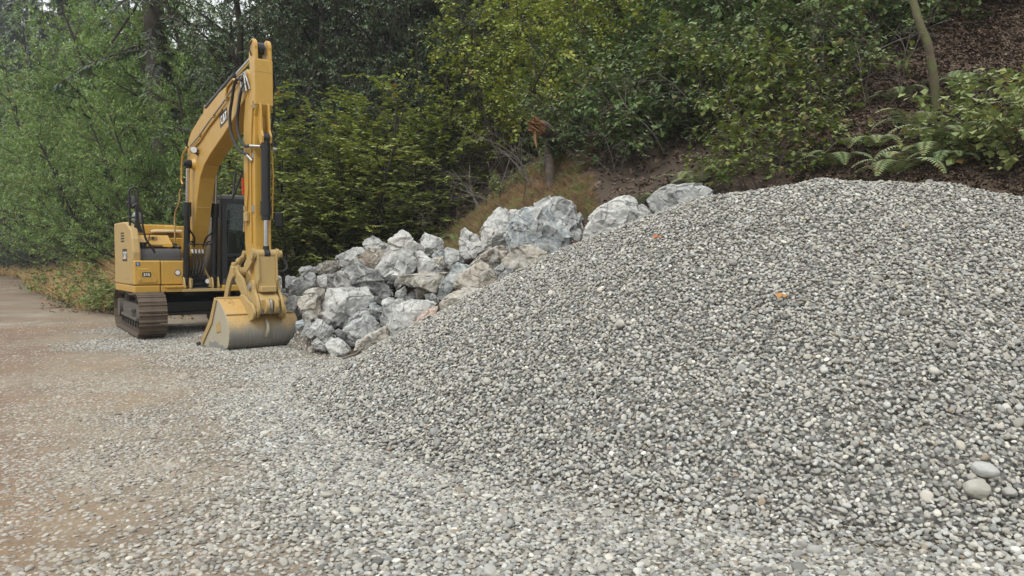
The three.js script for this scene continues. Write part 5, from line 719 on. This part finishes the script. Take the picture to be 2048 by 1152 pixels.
  const boom = P('boom', ext(boomShape, -0.2, 0.1, 0.014), yellow);
  { const o = P('maker_sign', new THREE.PlaneGeometry(0.46, 0.24), catMat, boom); o.position.set(-0.2035, 4.06, 3.42); o.rotation.set(0, -Math.PI / 2, 0); o.rotateZ(0.19); }
  P('weld_seam', box(-0.19, 0.09, 2.55, 2.565, 1.47, 1.5, 0.003), dustYellow, boom);
  for (const [v, h] of [[1.42, 3.42]]) for (const s of [-1, 1]) P('cylinder_boss', rod([-0.05 + s * 0.15, h, v], [-0.05 + s * 0.21, h, v], 0.13, 0.09, 22), yellow, boom);
  P('boom_lamp', merge(rod([-0.26, 3.66, 1.70], [-0.3, 3.66, 1.80], 0.065, 0.07, 18), rod([-0.2, 3.58, 1.7], [-0.26, 3.62, 1.74], 0.02)), black, boom); P('boom_lamp_lens', rod([-0.3, 3.66, 1.798], [-0.302, 3.66, 1.812], 0.062, 0.058, 18), lens, boom);
  P('pipe_clamp', merge(...[[1.94, 3.93], [2.9, 4.16], [3.7, 4.35]].map(([v, h]) => box(-0.26, -0.19, h - 0.03, h + 0.03, v - 0.04, v + 0.04, 0.008))), dustYellow, boom);
  P('boom_pipe', bent([[-0.235, 4.28, 4.8], [-0.235, 4.58, 4.7], [-0.235, 4.60, 4.48], [-0.235, 4.47, 4.1], [-0.235, 4.3, 3.5], [-0.235, 4.12, 2.7], [-0.235, 3.92, 1.94], [-0.235, 3.8, 1.3]], 0.017), steel, boom);
  P('boom_pipe', bent([[-0.22, 4.2, 3.4], [-0.22, 4.0, 2.5], [-0.22, 3.82, 1.94], [-0.22, 3.7, 1.25]], 0.015), yellow, boom);
  P('guard_rail', bent([[-0.22, 4.52, 4.25], [-0.22, 4.62, 4.1], [-0.22, 4.55, 3.72], [-0.22, 4.38, 3.62]], 0.02), yellow, boom);
  P('riser_pipe', bent([[-0.27, 3.78, 1.25], [-0.27, 3.69, 0.85], [-0.27, 3.45, 0.72], [-0.27, 3.12, 0.68], [-0.27, 3.06, 0.82]], 0.02), yellow, boom); P('riser_pipe', bent([[-0.27, 2.98, 0.7], [-0.27, 2.95, 0.52], [-0.27, 2.73, 0.5], [-0.27, 2.54, 0.14], [-0.27, 2.39, 0.05], [-0.27, 1.74, 0.05], [-0.27, 1.36, 0.1]], 0.018), dustYellow, boom);
  P('pivot_pin', merge(rod([-0.24, 4.46, 4.7], [0.14, 4.46, 4.7], 0.075), rod([-0.235, 1.47, 0.3], [0.135, 1.47, 0.3], 0.09)), trackDark, boom);
  for (const s of [-1, 1]) { // boom lift cylinders
    const u = -0.05 + s * 0.27, foot = [u, 1.06, 1.12], top = [u, 3.42, 1.42], dir = V(0, 3.42 - 1.06, 0.3).normalize(), on = (d) => [u, 1.06 + dir.y * d, 1.12 + dir.z * d];
    const c = new THREE.Group(); c.name = 'lift_cylinder'; X.add(c);
    P('barrel', merge(rod(foot, on(1.62), 0.062), rod(on(1.34), on(1.62), 0.082, 0.078), rod(on(0.0), on(0.14), 0.08)), black, c); P('rod', rod(on(1.6), on(2.3), 0.036, 0.036, 20), chrome, c); P('rod_eye', merge(rod([u - 0.05, 3.42, 1.42], [u + 0.05, 3.42, 1.42], 0.088, 0.088, 20), rod([u + s * 0.045, 3.42, 1.42], [u + s * 0.09, 3.42, 1.42], 0.05)), black, c);
  }
  // arm cylinder lying along the top of the boom
  { const c = new THREE.Group(); c.name = 'arm_cylinder'; X.add(c); P('barrel', rod([-0.05, 4.48, 1.9], [-0.05, 4.78, 3.7], 0.07), black, c); P('rod', rod([-0.05, 4.77, 3.66], [-0.05, 4.955, 4.88], 0.037), chrome, c); P('rod_eye', rod([-0.1, 4.97, 4.93], [0.0, 4.97, 4.93], 0.1, 0.1, 24), black, c); P('bracket', ext([[1.7, 4.24], [2.05, 4.32], [1.95, 4.52], [1.85, 4.54]], -0.11, 0.01, 0.006), yellow, c); }

  // ----- arm (stick) -----
  const arm = P('arm', ext([[4.93, 4.80], [5.06, 4.78], [5.09, 4.70], [5.09, 4.02], [5.01, 3.86], [4.98, 2.4], [4.97, 1.75], [5.06, 1.22], [5.06, 1.1], [4.96, 1.02], [4.86, 1.06], [4.52, 1.55], [4.45, 1.8], [4.44, 3.3], [4.47, 3.8], [4.6, 4.25], [4.78, 4.62]], -0.185, 0.085, 0.012), yellow);
  P('upper_block', box(-0.2, 0.1, 4.03, 4.76, 4.86, 5.105, 0.012), yellow, arm); P('block_seam', box(-0.201, 0.101, 4.56, 4.568, 4.9, 5.108, 0.002), dustYellow, arm);
  for (const u of [-0.19, 0.035]) P('ear', ext([[4.86, 4.68], [5.1, 4.60], [5.1, 4.8], ...Array.from({ length: 11 }, (_, i) => { const a = -0.3 + i / 10 * 3.3; return [4.95 + 0.145 * Math.cos(a), 4.965 + 0.145 * Math.sin(a)]; }), [4.8, 4.8]], u, u + 0.055, 0.008), yellow, arm);
  for (const u of [-0.13, 0.0]) P('cylinder_lug', ext([[5.0, 4.03], [5.11, 4.06], [5.13, 3.98], [5.16, 3.62], [5.22, 3.52], [5.2, 3.42], [5.12, 3.39], [5.06, 3.46], [4.99, 3.6]], u, u + 0.035, 0.005), yellow, arm);
  P('clamp_plate', merge(box(-0.2, -0.183, 3.18, 3.26, 4.9, 4.98, 0.004), box(-0.2, -0.183, 2.3, 2.42, 4.86, 4.96, 0.004), box(-0.2, -0.183, 3.98, 4.1, 4.96, 5.06, 0.004), box(0.083, 0.1, 2.9, 3.0, 4.9, 4.98, 0.004)), steel, arm);
  P('arm_pipe', merge(bent([[-0.2, 4.05, 5.0], [-0.2, 3.6, 4.9], [-0.2, 3.1, 4.86], [-0.2, 2.2, 4.84], [-0.2, 1.8, 4.84]], 0.014), bent([[-0.205, 3.2, 4.72], [-0.205, 2.62, 4.7], [-0.205, 2.35, 4.62]], 0.014), bent([[0.1, 3.3, 5.0], [0.115, 2.9, 5.02], [0.11, 2.2, 4.95]], 0.014)), yellow, arm);
  P('valve', merge(box(-0.24, -0.19, 2.16, 2.32, 4.56, 4.72, 0.01), rod([-0.22, 2.34, 4.58], [-0.22, 2.42, 4.58], 0.02), rod([-0.22, 2.18, 4.56], [-0.22, 2.0, 4.52], 0.014)), dustYellow, arm);
  P('hose_coupling', merge(rod([-0.26, 3.37, 5.0], [-0.12, 3.36, 5.1], 0.026), rod([-0.25, 3.24, 4.83], [-0.2, 3.14, 4.93], 0.024), rod([0.1, 3.34, 5.05], [0.16, 3.34, 5.06], 0.03)), steel, arm);
  // hoses between boom and arm
  for (const pts of [[[-0.23, 4.5, 4.6], [-0.27, 4.54, 4.42], [-0.28, 4.45, 4.3], [-0.28, 4.24, 4.18], [-0.28, 4.03, 4.06], [-0.28, 3.75, 4.07], [-0.27, 3.48, 4.3], [-0.26, 3.33, 4.56], [-0.24, 3.24, 4.85]], [[-0.22, 4.44, 4.72], [-0.25, 4.35, 4.62], [-0.26, 4.08, 4.46], [-0.26, 3.86, 4.38], [-0.26, 3.6, 4.46], [-0.25, 3.42, 4.68], [-0.24, 3.37, 5.0]]]) P('hydraulic_hose', tube(pts, 0.027, 60), rubber);
  P('hydraulic_hose', tube([[-0.21, 4.3, 4.9], [-0.24, 4.5, 4.82], [-0.24, 4.6, 4.7], [-0.24, 4.5, 4.55], [-0.24, 4.32, 4.62], [-0.23, 4.42, 4.8]], 0.018), new THREE.MeshStandardMaterial({ color: lin(0.3, 0.3, 0.3), roughness: 0.4, metalness: 0.6 }));
  P('hydraulic_hose', tube([[-0.12, 5.06, 5.0], [-0.18, 5.08, 4.98], [-0.21, 4.98, 4.9], [-0.2, 4.84, 4.95]], 0.012), rubber);
  P('hydraulic_hose', tube([[0.11, 4.45, 4.98], [0.15, 4.57, 5.02], [0.16, 4.4, 5.05], [0.14, 4.25, 4.96], [0.16, 3.97, 4.98], [0.13, 3.66, 4.9], [0.11, 3.4, 5.0]], 0.02), rubber);
  P('hydraulic_hose', tube([[-0.21, 3.0, 4.45], [-0.28, 2.66, 4.25], [-0.28, 2.58, 4.12], [-0.24, 2.7, 4.05], [-0.2, 3.05, 4.05]], 0.02), rubber);
  P('hydraulic_hose', tube([[0.1, 1.65, 5.0], [0.17, 1.6, 5.05], [0.27, 1.48, 5.1], [0.28, 1.38, 5.12], [0.16, 1.33, 5.1], [0.09, 1.36, 5.08]], 0.022), rubber);
  P('red_marker', box(-0.215, -0.19, 2.62, 2.9, 4.42, 4.46, 0.004), red);
  P('fire_strip', box(0.24, 0.27, 1.05, 1.3, 5.0, 5.1, 0.01), black);
  // bucket cylinder
  { const c = new THREE.Group(); c.name = 'bucket_cylinder'; X.add(c); P('barrel', merge(rod([-0.05, 3.5, 5.14], [-0.05, 2.42, 5.12], 0.072), rod([-0.05, 2.48, 5.12], [-0.05, 2.25, 5.115], 0.088, 0.088, 20), rod([-0.05, 2.25, 5.115], [-0.05, 2.17, 5.115], 0.072), rod([-0.1, 3.5, 5.14], [0.0, 3.5, 5.14], 0.085, 0.085, 20)), black, c); P('rod', rod([-0.05, 2.18, 5.115], [-0.05, 1.66, 5.1], 0.037, 0.037, 20), chrome, c); P('rod_eye', merge(rod([-0.095, 1.62, 5.1], [-0.005, 1.62, 5.1], 0.082, 0.082, 20), rod([-0.05, 1.75, 5.1], [-0.05, 1.62, 5.1], 0.05)), black, c); }
  // ----- linkage, coupler, thumb -----
  P('linkage_pin', merge(rod([-0.27, 1.62, 5.1], [-0.1, 1.62, 5.1], 0.075, 0.075, 20), rod([0.0, 1.62, 5.1], [0.12, 1.62, 5.1], 0.075, 0.075, 20), rod([-0.30, 1.62, 5.1], [-0.265, 1.62, 5.1], 0.092, 0.085, 20), rod([0.125, 1.62, 5.1], [0.20, 1.62, 5.1], 0.07, 0.062, 20), rod([0.10, 1.62, 5.1], [0.125, 1.62, 5.1], 0.09, 0.09, 20)), dustYellow);
  P('power_link', merge(ext([[5.06, 1.6], [5.17, 1.58], [5.19, 1.15], [5.2, 1.02], [5.1, 0.98], [5.08, 1.1]], -0.2, 0.08, 0.008), ext([[5.02, 1.64], [5.19, 1.62], [5.22, 1.2], [5.13, 1.0], [5.06, 1.05]], -0.225, -0.195, 0.005), ext([[5.02, 1.64], [5.19, 1.62], [5.22, 1.2], [5.13, 1.0], [5.06, 1.05]], 0.075, 0.105, 0.005), box(-0.19, 0.07, 1.0, 1.1, 5.15, 5.25, 0.02)), dustYellow);
  for (const u of [-0.27, 0.12]) P('idler_link', ext(round([[5.16, 1.66], [5.08, 1.70], [4.72, 1.5], [4.64, 1.42], [4.68, 1.34], [4.78, 1.34], [5.12, 1.53], [5.18, 1.58]], 4), u, u + 0.03, 0.004), dustYellow);
  const coup = new THREE.Group(); coup.name = 'coupler'; X.add(coup);
  P('coupler_body', merge(ext([[4.82, 0.98], [5.05, 1.03], [5.22, 0.95], [5.3, 0.88], [5.3, 0.72], [5.12, 0.66], [4.9, 0.7], [4.8, 0.82]], -0.22, 0.10, 0.02), ext(round([[5.18, 0.92], [5.36, 0.88], [5.42, 0.78], [5.36, 0.68], [5.24, 0.66]], 5), -0.16, -0.1, 0.006), ext(round([[5.18, 0.92], [5.36, 0.88], [5.42, 0.78], [5.36, 0.68], [5.24, 0.66]], 5), -0.02, 0.04, 0.006)), dustYellow, coup);
  for (const u of [-0.275, 0.115]) P('side_plate', ext(round([[5.02, 1.2], [5.12, 1.16], [5.16, 1.02], [5.28, 0.9], [5.34, 0.72], [5.24, 0.6], [5.08, 0.62], [4.92, 0.78], [4.82, 0.95], [4.86, 1.12]], 5), u, u + 0.045, 0.008), dustYellow, coup);
  P('pins', merge(rod([-0.31, 1.08, 4.98], [0.2, 1.08, 4.98], 0.06, 0.06, 18), rod([-0.3, 0.70, 5.22], [0.18, 0.70, 5.22], 0.055, 0.055, 18), rod([-0.29, 0.86, 4.94], [0.17, 0.86, 4.94], 0.05)), steel, coup).userData.kind = 'stuff';
  P('latch_tongue', ext(round([[5.3, 0.9], [5.36, 0.86], [5.38, 0.74], [5.33, 0.7], [5.3, 0.78]], 4), -0.085, -0.045, 0.006), steel, coup);
  const th = new THREE.Group(); th.name = 'thumb'; X.add(th);
  P('thumb_knuckle', merge(rod([-0.27, 1.30, 4.02], [-0.03, 1.30, 4.02], 0.095, 0.095, 22), rod([-0.28, 1.30, 4.02], [-0.26, 1.30, 4.02], 0.06)), dustYellow, th);
  for (const u of [-0.29, 0.0]) P('thumb_arm', ext(round([[4.1, 1.38], [3.98, 1.42], [3.9, 1.32], [3.72, 1.12], [3.52, 0.78], [3.34, 0.42], [3.42, 0.38], [3.62, 0.66], [3.82, 0.94], [3.98, 1.14], [4.12, 1.24]], 4), u, u + 0.04, 0.006), dustYellow, th);
  P('thumb_tie', box(-0.26, 0.01, 0.74, 0.86, 3.58, 3.66, 0.02), dustYellow, th);
  for (const u of [-0.245, -0.06]) P('thumb_link', ext(round([[3.96, 1.38], [4.08, 1.42], [4.22, 1.3], [4.42, 1.22], [4.6, 1.06], [4.76, 0.84], [4.92, 0.7], [4.96, 0.56], [4.88, 0.5], [4.72, 0.6], [4.5, 0.84], [4.3, 1.02], [4.1, 1.14], [3.98, 1.24]], 4), u, u + 0.045, 0.007), dustYellow, th);
  P('thumb_cylinder', merge(rod([-0.13, 1.62, 4.36], [-0.13, 1.42, 3.74], 0.05), rod([-0.2, 1.62, 4.38], [-0.06, 1.62, 4.38], 0.06), rod([-0.19, 1.42, 3.74], [-0.07, 1.42, 3.74], 0.06)), dustYellow, th);
  P('thumb_rod', merge(rod([-0.15, 1.5, 4.0], [-0.15, 1.3, 4.02], 0.035), dome(-0.15, 1.5, 4.02, 0.06, 0.06, 0.06)), dustYellow, th);

  // ----- bucket -----
  const bk = new THREE.Group(); bk.name = 'bucket'; X.add(bk);
  const wear = (() => { // paint scraped to bare steel towards the heel and floor, in ragged streaks, scratches and weld letters
    const W = 1024, H = 512, c = document.createElement('canvas'); c.width = W; c.height = H; const x = c.getContext('2d'), im = x.createImageData(W, H), d = im.data;
    for (let j = 0; j < H; j++) for (let i = 0; i < W; i++) {
      const u = i / W, v = j / H, n = fbm(u * 9, v * 5, 2.2, 5), st = fbm(u * 60, v * 4, 7.7, 3), k = sstep(0.42, 0.72, v + 0.16 * n + 0.07 * st), dust = sstep(-0.1, 0.5, fbm(u * 4, v * 4, 9.1, 4)) * 0.5, f = 1 + 0.10 * fbm(u * 40, v * 40, 1.1, 3);
      const p = [lerp(186, 180, dust), lerp(150, 157, dust), lerp(88, 114, dust)], s = [120 + 26 * st, 117 + 25 * st, 109 + 22 * st]; const q = (j * W + i) * 4; for (let e = 0; e < 3; e++) d[q + e] = clamp(lerp(p[e], s[e], k) * f, 0, 255); d[q + 3] = 255;
    }
    x.putImageData(im, 0, 0); const r = rngOf(31);
    for (let i = 0; i < 60; i++) { x.strokeStyle = r() < 0.5 ? 'rgba(96,72,40,0.7)' : 'rgba(150,140,120,0.7)'; x.lineWidth = 1 + r() * 1.6; const a = r() * W, b = (0.22 + r() * 0.6) * H; x.beginPath(); x.moveTo(a, b); x.lineTo(a + (r() - 0.5) * 70, b + (r() - 0.3) * 60); x.stroke(); }
    x.fillStyle = 'rgba(84,58,26,0.85)'; x.font = 'bold 25px monospace'; x.fillText('JEC #2657', 74, 58); x.fillText('48   CSS', 78, 84); x.fillText('ADV-90', 112, 110); x.fillText('x', 158, 134);
    x.fillStyle = '#ece9e0'; x.fillRect(840, 84, 86, 30); x.fillStyle = '#6a675e'; x.font = 'bold 20px sans-serif'; x.fillText('SER 1', 850, 106);
    const t = new THREE.CanvasTexture(c); t.colorSpace = THREE.SRGBColorSpace; t.flipY = true; return t;
  })();
  const bucketPaint = new THREE.MeshPhysicalMaterial({ map: wear, roughness: 0.6, clearcoat: 0.1, clearcoatRoughness: 0.5 });
  const BU0 = -0.68, BU1 = 0.46, outer = new THREE.CatmullRomCurve3([[4.50, 0.88], [4.62, 0.86], [4.82, 0.76], [4.98, 0.64], [5.12, 0.50], [5.17, 0.34], [5.12, 0.18], [4.96, 0.07], [4.6, 0.045], [4.1, 0.04], [3.62, 0.035]].map(([v, h]) => V(0, h, v)), false, 'centripetal');
  { const n = 46, t = 0.03, pos = [], uv = [], idx = [], pts = outer.getPoints(n), seg = 10;
    for (const inner of [0, 1]) for (let i = 0; i <= n; i++) { const a = pts[Math.max(0, i - 1)], b = pts[Math.min(n, i + 1)], tx = b.z - a.z, ty = b.y - a.y, l = Math.hypot(tx, ty); for (let k = 0; k <= seg; k++) { pos.push(lerp(BU0, BU1, k / seg), pts[i].y + (inner ? -t * -tx / l * -1 : 0) * 1 + 0, pts[i].z + (inner ? -t * ty / l * -1 : 0)); uv.push(k / seg, 1 - i / n * 1.35); } }
    const id = (q, i, k) => q * (n + 1) * (seg + 1) + i * (seg + 1) + k;
    for (let i = 0; i < n; i++) for (let k = 0; k < seg; k++) { idx.push(id(0, i, k), id(0, i + 1, k), id(0, i, k + 1), id(0, i, k + 1), id(0, i + 1, k), id(0, i + 1, k + 1)); idx.push(id(1, i, k), id(1, i, k + 1), id(1, i + 1, k), id(1, i, k + 1), id(1, i + 1, k + 1), id(1, i + 1, k)); }
    const g = new THREE.BufferGeometry(); g.setAttribute('position', new THREE.Float32BufferAttribute(pos, 3)); g.setAttribute('uv', new THREE.Float32BufferAttribute(uv, 2)); g.setIndex(idx); g.computeVertexNormals(); P('bucket_shell', g, bucketPaint, bk, 'yellow shell worn to grey steel along the heel'); }
  const sidePts = outer.getPoints(30).map((p) => [p.z, p.y]);
  const steelPaint = new THREE.MeshPhysicalMaterial({ color: lin(0.40, 0.36, 0.26), map: grime, roughness: 0.6 });
  for (const [a, b] of [[BU0 - 0.004, BU0 + 0.028], [BU1 - 0.028, BU1 + 0.004]]) { const s = P('bucket_side', ext([...sidePts, [3.6, 0.1], [4.16, 0.46], [4.46, 0.86]], a, b, 0.004), steelPaint, bk); const out = a < 0 ? -1 : 1, e = out < 0 ? a : b;
    P('side_edge', ext([[3.52, 0.03], [3.66, 0.03], [4.28, 0.46], [4.56, 0.86], [4.46, 0.90], [4.16, 0.52]], out < 0 ? e - 0.022 : e, out < 0 ? e : e + 0.022, 0.004), dustYellow, s); P('wear_pad', ext([[4.52, 0.32], [4.74, 0.36], [4.70, 0.52], [4.50, 0.48]], out < 0 ? e - 0.012 : e, out < 0 ? e : e + 0.012, 0.003), dustYellow, s); P('heel_shroud', ext([[4.1, 0.035], [4.9, 0.05], [5.05, 0.11], [4.85, 0.16], [4.7, 0.13], [4.5, 0.19], [4.3, 0.14], [4.12, 0.16]], out < 0 ? e - 0.016 : e, out < 0 ? e : e + 0.016, 0.003), steel, s); }
  P('cutting_edge', box(BU0 - 0.03, BU1 + 0.03, 0.02, 0.06, 3.48, 3.72, 0.006), steel, bk); P('edge_tip', ext([[3.36, 0.02], [3.56, 0.02], [3.62, 0.07], [3.5, 0.08], [3.38, 0.05]], BU0 - 0.05, BU0 + 0.08, 0.006), black, bk);
  P('weld_line', merge(...[0].map(() => { const p = outer.getPointAt(0.21); return rod([BU0 + 0.01, p.y + 0.012, p.z + 0.012], [BU1 - 0.01, p.y + 0.012, p.z + 0.012], 0.011, 0.011, 8); })), dustYellow, bk);
  for (const u of [-0.335, 0.165]) P('bucket_ear', ext(round([[4.5, 0.86], [4.66, 0.95], [4.84, 0.92], [5.0, 0.86], [5.22, 0.80], [5.3, 0.68], [5.24, 0.58], [5.12, 0.54], [5.02, 0.55], [4.8, 0.72]], 5), u, u + 0.045, 0.008), dustYellow, bk);
  P('lifting_eye', ext(round([[5.07, 0.56], [5.16, 0.56], [5.24, 0.46], [5.24, 0.34], [5.15, 0.26], [5.1, 0.3], [5.18, 0.42], [5.1, 0.5]], 4), -0.1, -0.06, 0.006), steelPaint, bk);
  P('top_tube', rod([BU0, 0.885, 4.5], [BU1, 0.885, 4.5], 0.024), dustYellow, bk);
  add(X);
}

buildTerrain();
buildGravel();
buildRocks();
buildExcavator();
buildPlants();

renderer.render(scene, camera);
